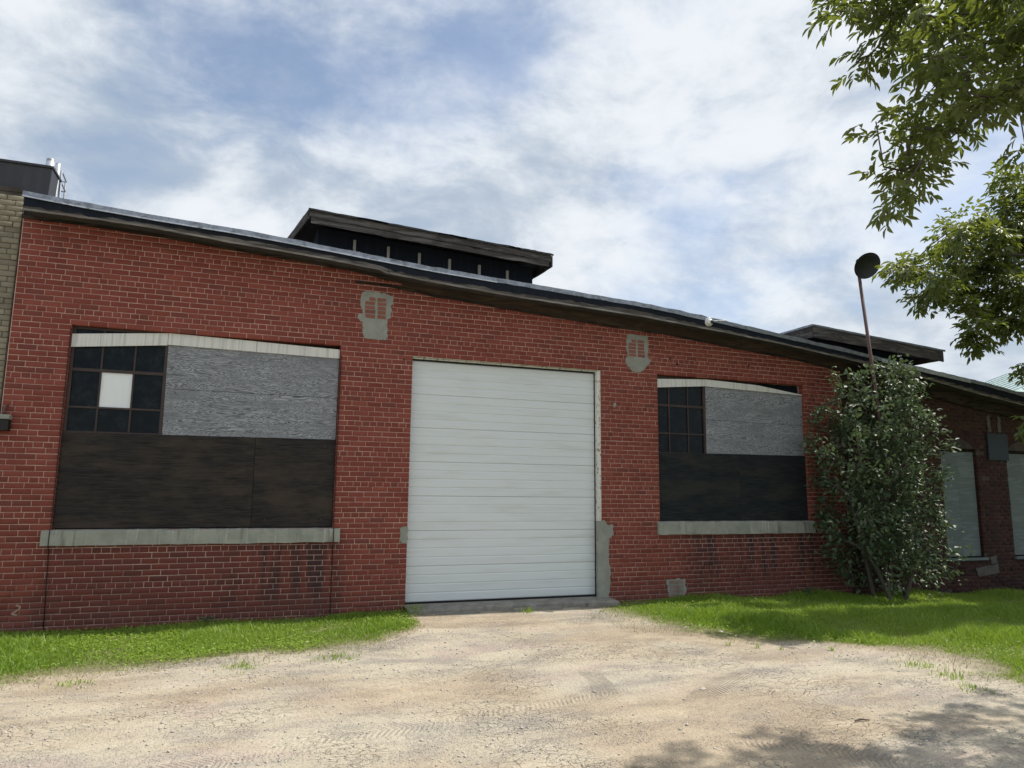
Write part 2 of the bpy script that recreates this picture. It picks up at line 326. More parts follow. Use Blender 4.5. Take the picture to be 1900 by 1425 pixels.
class MB:
    def __init__(s): s.v = []; s.f = []
    def add(s, vs, fs):
        b = len(s.v); s.v += [tuple(v) for v in vs]; s.f += [tuple(i+b for i in f) for f in fs]; return s
    def box(s, x0, x1, y0, y1, z0, z1):
        return s.add([(x0,y0,z0),(x1,y0,z0),(x1,y1,z0),(x0,y1,z0),(x0,y0,z1),(x1,y0,z1),(x1,y1,z1),(x0,y1,z1)],
                     [(0,3,2,1),(4,5,6,7),(0,1,5,4),(1,2,6,5),(2,3,7,6),(3,0,4,7)])
    def prism(s, poly, y0, y1):
        """polygon in x,z (counter-clockwise seen from -y), extruded from y0 (front) to y1"""
        n = len(poly); A = sum(poly[i][0]*poly[(i+1)%n][1]-poly[(i+1)%n][0]*poly[i][1] for i in range(n))
        if A < 0: poly = poly[::-1]
        vs = [(x, y0, z) for x, z in poly] + [(x, y1, z) for x, z in poly]
        fs = [tuple(range(n)), tuple(range(2*n-1, n-1, -1))] + [((i+1)%n, i, n+i, n+(i+1)%n) for i in range(n)]
        return s.add(vs, fs)
    def tube(s, pts, rad, seg=8, cap=True):
        pts = [Vector(p) for p in pts]; rad = rad if isinstance(rad, (list, tuple)) else [rad]*len(pts)
        rings = []; ref = None
        for i, p in enumerate(pts):
            d = (pts[min(i+1, len(pts)-1)] - pts[max(i-1, 0)]).normalized()
            if ref is None: ref = d.orthogonal().normalized()
            a = (ref - d*ref.dot(d)).normalized(); ref = a; b = d.cross(a)
            rings.append([p + (a*math.cos(t) + b*math.sin(t))*rad[i] for t in (2*math.pi*k/seg for k in range(seg))])
        base = len(s.v)
        for r in rings: s.v += [tuple(v) for v in r]
        for i in range(len(rings)-1):
            for k in range(seg):
                a0 = base+i*seg+k; a1 = base+i*seg+(k+1)%seg
                s.f.append((a0, a1, a1+seg, a0+seg))
        if cap: s.f.append(tuple(base+k for k in range(seg))[::-1]); s.f.append(tuple(base+(len(rings)-1)*seg+k for k in range(seg)))
        return s
    def lathe(s, prof, mat4, seg=24):
        base = len(s.v)
        for r, h in prof:
            for k in range(seg):
                t = 2*math.pi*k/seg; s.v.append(tuple(mat4 @ Vector((r*math.cos(t), r*math.sin(t), h))))
        for i in range(len(prof)-1):
            for k in range(seg):
                a0 = base+i*seg+k; a1 = base+i*seg+(k+1)%seg; s.f.append((a0, a1, a1+seg, a0+seg))
        return s
    def mesh(s, name, smooth=False):
        me = bpy.data.meshes.new(name); me.from_pydata(s.v, [], s.f); me.update()
        if smooth: me.polygons.foreach_set('use_smooth', [True]*len(me.polygons))
        return me
    def build(s, name, mat, parent=None, smooth=False, bevel=0.0, tint=None, **kw):
        o = link(name, s.mesh(name, smooth), mat, parent, **kw)
        if tint is not None: o['tint_of_piece'] = float(tint)
        if bevel: b = o.modifiers.new('bevel', 'BEVEL'); b.width = bevel; b.segments = 2; b.limit_method = 'ANGLE'
        return o
def interp(x, P): return float(np.interp(x, [a for a, _ in P], [b for _, b in P]))
_link0 = link
def link(name, me, mat, parent=None, *args, **kw):
    o = _link0(name, me, mat, parent, *args, **kw)
    if parent is not None and parent.type == 'EMPTY' and parent.parent is None:
        o.matrix_parent_inverse = Matrix.Translation(-parent.location)
    return o

# ================================================================== GROUND
COURSE = 0.07275; LEN = 0.2155; JOINT = 0.0085
def fbm2(x, y, seed, octs=4, sc=1.0):
    r = np.random.default_rng(seed); out = np.zeros_like(x); amp = 1.0
    for o in range(octs):
        for k in range(3):
            a = r.uniform(0, 6.28); ph = r.uniform(0, 6.28); f = sc*(2**o)*r.uniform(.7, 1.3)
            out += amp*np.sin((x*math.cos(a)+y*math.sin(a))*f + ph)/3
        amp *= 0.55
    return out
def gz(x, y):
    x = np.asarray(x, float); y = np.asarray(y, float)
    wall = np.interp(x, [-6, -3, 0, 4, 6, 8, 11, 14], [-.13, -.11, -.06, -.06, -.085, -.12, -.22, -.26])
    t = np.clip(-y/4.0, 0, 1)
    base = wall*(1-t) + (-0.06)*t
    near = np.clip((30-np.hypot(x, y))/10, 0, 1)
    return base + near*(0.016*fbm2(x, y, 3, 3, 1.1)*np.clip(-y/1.5, 0, 1) + 0.006*fbm2(x, y, 8, 3, 5.0))
LEFT_EDGE = [(-9, -3.6), (-6, -3.1), (-4.2, -2.7), (-3.18, -2.4), (-1.6, -2.2), (-.79, -2.15), (-.3, -1.75), (-.02, -1.0), (0.03, -.3), (0.03, 0)]
RIGHT_EDGE = [(3.15, 0.0), (3.0, -.5), (2.72, -1.35), (2.98, -2.3), (3.4, -3.25), (4.1, -3.65), (4.95, -4.05), (4.75, -4.7), (4.6, -5.4), (4.9, -6.5), (5.4, -8), (5.8, -10), (6, -14)]
def turf_amount(x, y):
    """signed metres inside the grass (positive) on either side of the drive"""
    x = np.asarray(x, float); y = np.asarray(y, float)
    ly = np.interp(x, [a for a, _ in LEFT_EDGE], [b for _, b in LEFT_EDGE])
    left = np.where(x < 0.04, np.minimum(y-ly, (0.04-x)*1.5), -9)
    ys = [-b for _, b in RIGHT_EDGE]
    rx = np.interp(-y, ys, [a for a, _ in RIGHT_EDGE])
    right = np.where(x > 1.5, (x-rx)*0.8, -9)
    d = np.maximum(left, right)
    return d + 0.16*fbm2(x, y, 21, 4, 3.2) + 0.07*fbm2(x, y, 22, 2, 17.0)
xs = np.concatenate([[-900, -400, -150, -70, -35, -18, -12], np.arange(-9, 14.01, 0.075), [16, 20, 28, 45, 80, 160, 400, 900]])
ys = np.concatenate([[-900, -400, -150, -70, -35, -20, -14], np.arange(-11.5, 0.31, 0.075), [2, 6, 12, 25, 50, 90, 180, 400, 900]])
GX, GY = np.meshgrid(xs, ys); GZ = gz(GX, GY)
GZ = np.where(GY > 0.2, -0.3, GZ)
nx, ny = len(xs), len(ys)
idx = np.arange(nx*ny).reshape(ny, nx)
F = np.stack([idx[:-1, :-1], idx[:-1, 1:], idx[1:, 1:], idx[1:, :-1]], -1).reshape(-1, 4)
me = np_mesh('ground', np.stack([GX, GY, GZ], -1).reshape(-1, 3), F, smooth=True)
a = me.attributes.new('turf', 'FLOAT', 'POINT'); a.data.foreach_set('value', np.clip(turf_amount(GX, GY)/0.35+.2, 0, 1).astype(np.float32).ravel())
ground = link('ground', me, 'dirt', kind='structure')

# ================================================================== MAIN BRICK BUILDING
bld = thing('brick_building', (4.0, 0.0, -0.1), 'long red brick workshop with big white roll-up door and sloping roofline', 'building')
ROOF = [(-5.22, 5.335), (-4.68, 5.29), (-3.63, 5.222), (-2.64, 5.178), (-1.83, 5.124), (-0.69, 5.035), (0.15, 4.966), (1.8, 4.88), (3.91, 4.765), (5.32, 4.633), (6.78, 4.47), (7.9, 4.36), (9.43, 4.17), (11.6, 3.93), (12.65, 3.78), (16.5, 3.26)]
FBOT = [(-5.22, 5.09), (-4.41, 5.084), (-3.69, 5.065), (-2.63, 4.985), (-1.4, 4.913), (-0.516, 4.835), (-.48, 4.80), (.165, 4.744), (1.43, 4.662), (3.9, 4.548), (5.09, 4.455), (6.53, 4.335), (7.2, 4.26), (9.16, 4.03), (10.28, 3.88), (11.4, 3.70), (12.4, 3.57), (16.5, 3.03)]
def roof_z(x): return interp(x, ROOF)
def fbot_z(x): return interp(x, FBOT)
W1 = (-4.494, -1.069, 1.13, 3.747); DR = (0.0, 3.17, -0.6, 3.674); W2 = (4.247, 7.365, 1.19, 3.674)
SPLIT = 8.25
OPEN_NEW = [W1, DR, W2]
AD = (10.74, 11.725, 0.46, 2.62); AD2 = (12.60, 13.6, 0.46, 2.62)
OPEN_OLD = [AD, AD2]
def wall_mesh(x0, x1, zb, opens, y0=0.0, y1=0.35):
    cuts = sorted(set([x0, x1] + [v for o in opens for v in o[:2]] + [a for a, _ in FBOT if x0 < a < x1]))
    mb = MB()
    for a, b in zip(cuts, cuts[1:]):
        o = [q for q in opens if q[0] <= a+1e-6 and q[1] >= b-1e-6]
        ta, tb = fbot_z(a)+.05, fbot_z(b)+.05
        if o:
            if o[0][2] > zb: mb.prism([(a, zb), (b, zb), (b, o[0][2]), (a, o[0][2])], y0, y1)
            mb.prism([(a, o[0][3]), (b, o[0][3]), (b, tb), (a, ta)], y0, y1)
        else: mb.prism([(a, zb), (b, zb), (b, tb), (a, ta)], y0, y1)
    return mb
def wider(L): return [(o[0]-.006, o[1]+.006, o[2], o[3]+.007) for o in L]   # joints sit back from the brick arrises
wall = wall_mesh(-5.17, SPLIT, -0.5, wider(OPEN_NEW)).build('wall', 'pink_mortar', bld, label='painted red brick front wall with pale pink joints')
old_wall = wall_mesh(SPLIT, 16.3, -0.5, wider(OPEN_OLD), 0.03, 0.38).build('wall', 'old_mortar', bld, label='dark older brick wall with tree shade in its colour, behind the tall bush')
MB().box(-5.17, -4.9, 0.36, 12, -.5, 5.1).box(16.0, 16.3, 0.39, 12, -.5, 3.0).box(-5.17, 16.3, 12, 12.3, -.5, 3.0).build('side_wall', 'old_mortar', bld)

def lay_bricks(x0, x1, z0, zmax_fn, opens, header_every=6, phase=0, skew=0.0, jit=0.0018, skip=None):
    """list of (xc, zc, half length) of every brick in the wall face"""
    out = []
    k0 = int(math.floor(z0/COURSE)); k = k0
    while k*COURSE < 5.4:
        zc = k*COURSE
        head = (k + phase) % header_every == 0
        pitch = LEN/2 if head else LEN
        off = (0.25*LEN if head else (0.5*LEN if k % 2 else 0.0)) + 0.012*math.sin(k*1.7) + skew*k
        spans = [(x0, x1)]
        for o in opens:
            if o[2]-COURSE*.5 < zc < o[3]:
                spans = [s for a, b in spans for s in ((a, min(b, o[0])), (max(a, o[1]), b)) if s[1]-s[0] > .03]
        for a, b in spans:
            i = math.floor((a-off)/pitch)
            edges = []
            while off + i*pitch < b:
                e = off + i*pitch
                if a+.045 < e < b-.045: edges.append(e + random.gauss(0, .003))
                i += 1
            edges = [a - JOINT/2 + (.0 if a > x0+.01 else .01)] + edges + [b + JOINT/2 - (.0 if b < x1-.01 else .01)]
            for e0, e1 in zip(edges, edges[1:]):
                xc = (e0+e1)/2
                if zc + COURSE*.3 < zmax_fn(xc) and not (skip and skip(xc, zc)):
                    out.append((xc, zc + .0025*math.sin(xc*1.3+k*.4) + random.gauss(0, .0009), max((e1-e0-JOINT)/2, .012)))
        k += 1
    return out
BOXF = [(0, 1, 5, 4), (1, 2, 6, 5), (3, 0, 4, 7), (4, 5, 6, 7), (0, 3, 2, 1)]
def brick_verts(hl, hh, front, back, ch=0.0025):
    # front face slightly inset so the arris catches light
    return np.array([(-hl, back, -hh), (-hl, front+ch, -hh), (hl, front+ch, -hh), (hl, back, -hh), (-hl, back, hh), (-hl, front+ch, hh), (hl, front+ch, hh), (hl, back, hh),
                     (-hl+ch, front, -hh+ch), (hl-ch, front, -hh+ch), (hl-ch, front, hh-ch), (-hl+ch, front, hh-ch)], np.float32)
BRICK_F = np.array([(8, 9, 10, 11), (1, 2, 9, 8), (2, 6, 10, 9), (6, 5, 11, 10), (5, 1, 8, 11), (0, 1, 5, 4), (2, 3, 7, 6), (4, 5, 6, 7), (0, 3, 2, 1)], np.int32)
def bricks_to_scene(lst, n_single, near, parent, mat, ywall, proud=0.005, depth=0.105, rough=0.0009, hgt=COURSE-JOINT):
    lst = sorted(lst, key=lambda b: (b[0]-near[0])**2 + (b[1]-near[1])**2)
    cache = {}
    for xc, zc, hl in lst[:n_single]:
        key = round(hl/.004)
        if key not in cache:
            cache[key] = np_mesh('brick', brick_verts(key*.004, hgt/2, -proud, depth), BRICK_F); cache[key].materials.append(MAT[mat])
        o = link('brick', cache[key], None, parent, loc=(xc, ywall + random.gauss(0, rough), zc))
        o.rotation_euler = (random.gauss(0, .006), random.gauss(0, .003), random.gauss(0, .004)); o['tint_of_piece'] = random.random()
    rest = lst[n_single:]
    V = []; Fs = []; T = []
    for i, (xc, zc, hl) in enumerate(rest):
        v = brick_verts(hl, hgt/2, -proud + random.gauss(0, rough), depth)
        v[8:, 0] += RNG.normal(0, .0012, 4); v[8:, 2] += RNG.normal(0, .0010, 4)
        v[8:, 1] += np.float32(random.gauss(0, .0006)) + v[8:, 0]*random.gauss(0, .004) + v[8:, 2]*random.gauss(0, .006)
        V.append(v + np.array([xc, ywall, zc], np.float32)); Fs.append(BRICK_F + 12*i); T.append(np.full(len(BRICK_F), random.random()))
    if rest: link('brickwork', np_mesh('brickwork', np.concatenate(V), np.concatenate(Fs), np.concatenate(T)), mat, parent, kind='stuff')

PATCH1 = [(-0.787, 4.585), (-0.696, 4.608), (-0.568, 4.604), (-0.336, 4.58), (-0.315, 4.459), (-0.356, 4.419), (-0.337, 4.351), (-0.35, 4.227), (-0.4, 4.204), (-0.393, 4.013), (-0.414, 3.881), (-0.6, 3.879), (-0.734, 3.889), (-0.775, 4.066), (-0.769, 4.127), (-0.846, 4.18), (-0.84, 4.232), (-0.774, 4.247), (-0.777, 4.325), (-0.812, 4.373), (-0.809, 4.495)]
PATCH2 = [(3.672, 4.322), (4.043, 4.331), (4.067, 4.274), (4.08, 4.096), (4.061, 3.962), (4.126, 3.893), (4.024, 3.782), (3.923, 3.687), (3.825, 3.681), (3.711, 3.731), (3.632, 3.842), (3.641, 3.916), (3.682, 3.948), (3.644, 4.091)]
JAMBC = [(3.076, 1.202), (3.206, 1.23), (3.255, 1.158), (3.363, 1.157), (3.374, 0.999), (3.285, 0.928), (3.282, 0.615), (3.312, 0.416), (3.293, 0.163), (3.243, -0.1), (3.076, -0.1)]
LEFTP = [(-0.096, 1.136), (0.003, 1.143), (0.003, 0.909), (-0.073, 0.902), (-0.106, 0.971)]
LOWP = [(4.348, 0.262), (4.697, 0.27), (4.708, -0.12), (4.372, -0.12)]
HOLES = [(4.65, 3.878, .03), (4.507, 3.973, .022), (6.154, 3.962, .022), (3.324, 3.589, .014), (-.13, 3.61, .014)]
red = lay_bricks(-5.17, SPLIT, -0.45, lambda x: fbot_z(x)+.08, OPEN_NEW)
bricks_to_scene(red, 300, (-2.3, 1.2), wall, 'painted_brick', 0.0)
def old_skip(x, z):
    for o in OPEN_OLD:
        xc = (o[0]+o[1])/2; hw = (o[1]-o[0])/2
        if abs(x-xc) < hw+.16 and 2.5 < z < 2.62+.30*(1-((x-xc)/(hw+.16))**2)+.1: return True
    return False
old = lay_bricks(SPLIT, 16.3, -0.45, lambda x: fbot_z(x)+.08, OPEN_OLD, phase=3, jit=.004, skip=old_skip)
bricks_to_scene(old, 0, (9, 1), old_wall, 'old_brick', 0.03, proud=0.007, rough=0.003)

# cement repairs, blocked holes
def ragged(poly, step=0.03, amp=0.008):
    out = []
    for i, (x, z) in enumerate(poly):
        x2, z2 = poly[(i+1) % len(poly)]; L = math.hypot(x2-x, z2-z); k = max(1, int(L/step))
        for j in range(k):
            t = j/k; out.append((x+(x2-x)*t + random.gauss(0, amp)*(j > 0), z+(z2-z)*t + random.gauss(0, amp)*(j > 0)))
    return out
def patch(poly, lab, y=-0.013, mat='patch_cement', amp=.008):
    return MB().prism(ragged(poly, amp=amp), y, 0.01).build('cement_patch', mat, bld, label=lab)
p1 = patch(PATCH1, 'grey cement patch round a bricked-up vent between window and door')
p2 = patch(PATCH2, 'grey cement patch round a bricked-up vent above the right pier')
for par, x0, x1, zs_, zt, mid in ((p1, -.745, -.427, 4.195, 4.52, -.577), (p2, 3.69, 4.0, 3.94, 4.245, 3.85)):
    n = 5; h = (zt-zs_)/n
    for r in range(n):
        for (a, b) in ((x0, mid-.014), (mid+.014, x1)):
            a2 = a + (0.06 if (r == n-1 and a == x0) else random.uniform(0, .012)); b2 = b - random.uniform(0, .01)
            MB().prism([(a2, zs_+r*h+.008), (b2, zs_+r*h+.008+random.gauss(0, .003)), (b2, zs_+(r+1)*h-.006), (a2, zs_+(r+1)*h-.006)], -.020, 0.0).build('brick', 'orange_brick', par, tint=random.random())
patch(JAMBC, 'grey cement repair at the foot of the right door jamb', -.016)
patch(LEFTP, 'small cement smear on the pier left of the door', -.012)
lp = patch(LOWP, 'rough cement-smeared brick patch low under the right window', -.014, amp=.012)
for r in range(5):
    for c in range(2):
        x0 = 4.385+c*.155+random.gauss(0, .01)
        MB().prism(ragged([(x0, -.09+r*.07), (x0+.125, -.09+r*.07), (x0+.125, -.04+r*.07), (x0, -.04+r*.07)], .04, .005), -.022, 0).build('brick', 'smeared_brick', lp, tint=random.random())
patch([(3.395, 3.13), (3.44, 3.15), (3.45, 3.10), (3.41, 3.06)], 'small pale cement dab on the right pier', -.011)
for x, z, r in HOLES:
    MB().prism([(x+r*math.cos(t)*random.uniform(.7, 1.2), z+r*math.sin(t)*random.uniform(.6, 1.1)) for t in np.linspace(0, 2*math.pi, 9)[:-1]], -.0075, 0).build('hole', 'seal_rubber', bld)
# pale scrawled mark low on the wall at the far left
mk = [(-4.783, 0.236), (-4.737, 0.22), (-4.743, 0.191), (-4.809, 0.144), (-4.817, 0.134), (-4.763, 0.122)]
mm = MB()
for (xa, za), (xb, zb) in zip(mk, mk[1:]):
    d = Vector((xb-xa, zb-za)).normalized()*.002; nrm = Vector((-d.y, d.x))*5
    mm.prism([(xa-d.x-nrm.x, za-d.y-nrm.y), (xb+d.x-nrm.x, zb+d.y-nrm.y), (xb+d.x+nrm.x, zb+d.y+nrm.y), (xa-d.x+nrm.x, za-d.y+nrm.y)], -.0085-random.random()*.0015, -.0045)
mm.build('painted_mark', 'chalk', bld, label='pale scrawled mark shaped like a 2')

# ---- sills
def sill(x0, x1, z0, z1, par):
    n = max(6, int((x1-x0)/.12)); front = []; mb = MB()
    X = np.linspace(x0, x1, n+1)
    V = []; 
    for x in X:
        dz = random.gauss(0, .005); dy = random.gauss(0, .004); db = random.gauss(0, .003)
        V += [(x, -.055+dy, z0+db), (x, -.055+dy, z1-.02+dz), (x, -.035+dy, z1-.004+dz), (x, .1, z1+.012), (x, .1, z0)]
    fs = []
    for i in range(n):
        for k in range(5):
            a0 = i*5+k; a1 = i*5+(k+1) % 5; fs.append((a0, a0+5, a1+5, a1))
    fs += [(0, 1, 2, 3, 4), tuple(n*5+k for k in (4, 3, 2, 1, 0))]
    mb.add(V, fs)
    return mb.build('sill', 'sill_cement', par)

def sheet(name, poly, y, par, mat, th=0.014, t=None, **kw):
    return MB().prism(poly, y, y+th).build(name, mat, par, tint=random.random() if t is None else t, **kw)

def sash(x0, x1, z0, z1, cols, rows, par, white=None, y=.085):
    """steel window: outer frame, muntin bars, and a pane in each light"""
    fr = MB()
    fr.box(x0, x0+.035, y-.025, y+.02, z0, z1).box(x1-.05, x1, y-.03, y+.02, z0, z1)
    fr.box(x0+.035, x1-.05, y-.024, y+.02, z0, z0+.03).box(x0+.035, x1-.05, y-.024, y+.02, z1-.03, z1)
    fr.build('frame', 'steel_sash', par)
    for c in cols: MB().box(c-.011, c+.011, y-.018, y+.01, z0+.03, z1-.03).build('glazing_bar', 'steel_sash', par)
    for i, r in enumerate(rows):
        MB().box(x0+.035, x1-.05, y-.021, y+.012, r-(.02 if i == 1 else .012), r+(.02 if i == 1 else .012)).build('glazing_bar', 'steel_sash', par)
    X = [x0+.02]+cols+[x1-.03]; Z = [z0+.015]+rows+[z1-.015]
    for i in range(len(X)-1):
        for j in range(len(Z)-1):
            mat = 'white_panel' if white == (i, j) else 'dirty_glass'
            yy = y-.004 if mat == 'white_panel' else y + random.uniform(0, .003)
            o = MB().box(X[i]+.006, X[i+1]-.006, yy, yy+.004, Z[j]+.006, Z[j+1]-.006).build('pane', mat, par, tint=random.random())
            o.rotation_euler = (0, 0, 0)
            if mat == 'white_panel': o['label'] = 'blank white panel in place of a window pane'
# window 1
def window_part(nm, o, lab):
    # dark lining box that closes the opening behind boards and panes
    mb = MB().box(o[0]+.002, o[1]-.002, .16, .17, o[2]+.002, o[3]-.002)
    return mb.build(nm, 'tar_paper', bld, label=lab)
w1 = window_part('window', W1, 'wide boarded window left of the door with steel sash and white panel')
sash(-4.49, -3.335, 2.35, 3.745, [-4.128, -3.742], [2.69, 3.18, 3.57], w1, white=(1, 1))
sheet('plywood_sheet', [(-3.338, 2.365), (-1.078, 2.378), (-1.078, 2.975), (-3.345, 2.985)], .052, w1, 'grey_plywood', t=.13)
sheet('plywood_sheet', [(-3.345, 2.990), (-1.078, 2.980), (-1.078, 3.64), (-3.35, 3.66)], .050, w1, 'grey_plywood', t=.62)
sheet('plywood_sheet', [(-4.488, 1.15), (-2.158, 1.15), (-2.165, 2.366), (-4.488, 2.352)], .036, w1, 'brown_plywood', t=.31)
sheet('plywood_sheet', [(-2.153, 1.15), (-1.076, 1.15), (-1.076, 2.374), (-2.160, 2.366)], .040, w1, 'brown_plywood', t=.77)
sheet('trim_board', [(-4.49, 3.465), (-3.362, 3.575), (-3.362, 3.742), (-4.49, 3.638)], .030, w1, 'trim_paint', .02)
sheet('trim_board', [(-3.356, 3.585), (-2.225, 3.572), (-2.225, 3.722), (-3.356, 3.744)], .030, w1, 'trim_paint', .02)
sheet('trim_board', [(-2.219, 3.571), (-1.076, 3.562), (-1.076, 3.695), (-2.219, 3.720)], .032, w1, 'trim_paint', .02)
for x, z in ((-4.1, 3.535), (-3.9, 3.55), (-3.58, 3.585), (-3.3, 3.62), (-3.345, 2.23), (-2.2, 2.25)):
    MB().lathe([(0.001, -.004), (.008, -.004), (.010, 0.0)], Matrix.Translation((x, .034 if z < 3 else .029, z)) @ Matrix.Rotation(math.pi/2, 4, 'X'), 8).build('nail', 'seal_rubber', w1)
sill(-4.593, -.967, .94, 1.128, w1)
# window 2
w2 = window_part('window', W2, 'wide boarded window right of the door beside the bush')
sash(4.25, 5.25, 2.33, 3.66, [4.51, 4.89], [2.68, 3.16], w2)
sheet('plywood_sheet', [(5.238, 2.352), (7.36, 2.372), (7.36, 2.925), (5.245, 2.945)], .052, w2, 'grey_plywood', t=.41)
sheet('plywood_sheet', [(5.245, 2.95), (7.36, 2.93), (7.36, 3.51), (5.25, 3.57)], .050, w2, 'grey_plywood', t=.88)
sheet('plywood_sheet', [(4.252, 1.21), (5.9, 1.21), (5.9, 2.362), (4.252, 2.345)], .036, w2, 'black_plywood', t=.21)
sheet('plywood_sheet', [(5.905, 1.21), (7.362, 1.21), (7.362, 2.37), (5.905, 2.362)], .040, w2, 'black_plywood', t=.55)
sheet('trim_board', [(4.25, 3.455), (5.232, 3.535), (5.232, 3.655), (4.25, 3.605)], .030, w2, 'trim_paint', .02)
sheet('trim_board', [(5.237, 3.535), (7.355, 3.487), (7.355, 3.50), (6.35, 3.62), (5.237, 3.657)], .028, w2, 'trim_paint', .02)
sill(4.183, 7.43, .99, 1.2, w2)
for par, pts in ((w1, [(-3.2, 2.45), (-2.2, 2.44), (-1.2, 2.46), (-3.2, 2.93), (-1.2, 2.92), (-3.2, 3.05), (-1.2, 3.05), (-2.1, 3.5), (-4.35, 1.25), (-3.2, 1.24), (-2.3, 1.26), (-1.95, 1.25), (-1.2, 1.25), (-4.3, 2.25), (-1.2, 2.27)]),
                 (w2, [(5.4, 2.45), (6.3, 2.45), (7.2, 2.46), (5.4, 2.86), (7.2, 2.85), (5.4, 3.02), (6.3, 3.02), (7.2, 3.0), (4.4, 1.32), (5.7, 1.32), (6.1, 1.32), (7.2, 1.3), (4.4, 2.24), (6.1, 2.27)])):
    for x, z in pts:
        y = .049 if z > 2.4 else .035
        MB().lathe([(0.001, -.003), (.007, -.003), (.009, 0.0)], Matrix.Translation((x+random.gauss(0, .03), y, z+random.gauss(0, .01))) @ Matrix.Rotation(math.pi/2, 4, 'X'), 8).build('nail', 'rust_pole', par)

# ---- roll-up door
door = MB().box(.004, 3.166, .19, .20, -.1, 3.67).build('door', 'tar_paper', bld, label='white ribbed roll-up garage door')
NSEC = 7; DZ0, DZ1 = .055, 3.628; SH = (DZ1-DZ0)/NSEC
def section_mesh():
    n = 4; prof = []; rib = SH/n
    prof.append((0.006, .0))
    for i in range(n):
        z = i*rib
        prof += [(0.0, z+.010), (0.0, z+rib-.016), (0.007, z+rib-.006), (0.007, z+rib-.002)]
    prof[-1] = (0.006, SH-.003); 
    X = (0.0, 3.092); V = []; fs = []
    for x in X:
        V += [(x, y, z) for y, z in prof]
    k = len(prof)
    for i in range(k-1): fs.append((i, k+i, k+i+1, i+1))
    b = len(V); V += [(x, .045, z) for x in X for z in (0, SH-.003)]
    fs += [(b, b+1, b+3, b+2), (0, b, b+2, k), (k-1, 2*k-1, b+3, b+1)]
    return MB().add(V, fs).mesh('door_section')
sm = section_mesh(); sm.materials.append(MAT['door_paint'])
for i in range(NSEC):
    link('door_section', sm, None, door, loc=(.004, .115+random.gauss(0, .0008), DZ0+i*SH+.0015))
MB().box(.004, 3.10, .105, .15, .032, .054).build('bottom_seal', 'seal_rubber', door)
MB().box(3.099, 3.112, .10, .16, .02, 3.64).build('side_seal', 'seal_rubber', door)
MB().box(3.113, 3.140, .085, .16, -.02, 3.645).build('door_track', 'galvanised', door)
MB().box(.004, 3.14, .085, .15, 3.634, 3.648).build('top_seal', 'seal_rubber', door)
MB().box(.004, 3.14, .055, .15, 3.650, 3.664).build('head_trim', 'jamb_paint', door)
MB().box(-.0, 3.165, .025, .15, 3.674-.003, 3.683).build('head_trim', 'jamb_paint', door)
MB().box(3.10, 3.172, .012, .083, 1.21, 3.672).build('jamb_board', 'jamb_paint', door, bevel=.003)
MB().box(3.10, 3.172, .012, .083, -.1, 1.205).build('jamb_board', 'patch_cement', door, label='cement lower part of the door jamb')

# ---- old part: arched openings, boards
for o, lab in ((AD, 'tall arched opening closed with pale boards beside the bush'), (AD2, 'pale boarded arched opening at the far right edge')):
    xc = (o[0]+o[1])/2; hw = (o[1]-o[0])/2
    wp = MB().box(o[0]+.003, o[1]-.003, .2, .21, o[2], o[3]+.2).build('window', 'tar_paper', bld, label=lab)
    nb = 2
    for i in range(nb):
        a = o[0]+.01 + i*(2*hw-.02)/nb; b = o[0]+.01 + (i+1)*(2*hw-.02)/nb - .004
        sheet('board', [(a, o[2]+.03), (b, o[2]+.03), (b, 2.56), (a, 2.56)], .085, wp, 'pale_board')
    MB().box(o[0]-.04, o[1]+.05, -.03, .1, o[2]-.045, o[2]+.005).build('sill', 'pale_board', wp, bevel=.004)
    # segmental arch of header bricks, two rings
    R = (hw**2 + .22**2)/(2*.22); cz = 2.60+.22-R
    for ring, r0 in enumerate((R+.0, R+.115)):
        half = math.asin(min(1, (hw+.02)/R)); nv = int(2*half*r0/.078)
        for i in range(nv):
            t0 = -half + 2*half*(i+.07)/nv; t1 = -half + 2*half*(i+.93)/nv; r1 = r0+.107
            pl = [(xc+r0*math.sin(t0), cz+r0*math.cos(t0)), (xc+r0*math.sin(t1), cz+r0*math.cos(t1)), (xc+r1*math.sin(t1), cz+r1*math.cos(t1)), (xc+r1*math.sin(t0), cz+r1*math.cos(t0))]
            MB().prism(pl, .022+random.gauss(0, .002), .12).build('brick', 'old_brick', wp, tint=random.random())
    pl = [(xc+(R-.004)*math.sin(t), cz+(R-.004)*math.cos(t)) for t in np.linspace(-half, half, 13)]
    MB().prism([(o[0]+.004, 2.565)] + [(max(o[0]+.004, min(o[1]-.004, x)), z) for x, z in pl] + [(o[1]-.004, 2.565)], .13, .19).build('arch_infill', 'dark_wood', wp)
MB().box(12.04, 12.62, -.02, .03, 2.41, 2.965).build('access_panel', 'dark_panel', bld, bevel=.004, label='dark blue-grey square panel high on the older wall')
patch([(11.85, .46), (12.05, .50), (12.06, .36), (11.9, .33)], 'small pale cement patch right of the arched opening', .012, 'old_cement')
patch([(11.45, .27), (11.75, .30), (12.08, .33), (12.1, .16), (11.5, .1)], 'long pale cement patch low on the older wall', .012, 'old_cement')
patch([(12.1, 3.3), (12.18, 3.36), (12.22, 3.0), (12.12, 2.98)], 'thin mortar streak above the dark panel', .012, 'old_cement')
patch([(12.42, 3.34), (12.5, 3.3), (12.5, 2.99), (12.4, 3.0)], 'broken mortar streak above the dark panel', .012, 'old_cement')

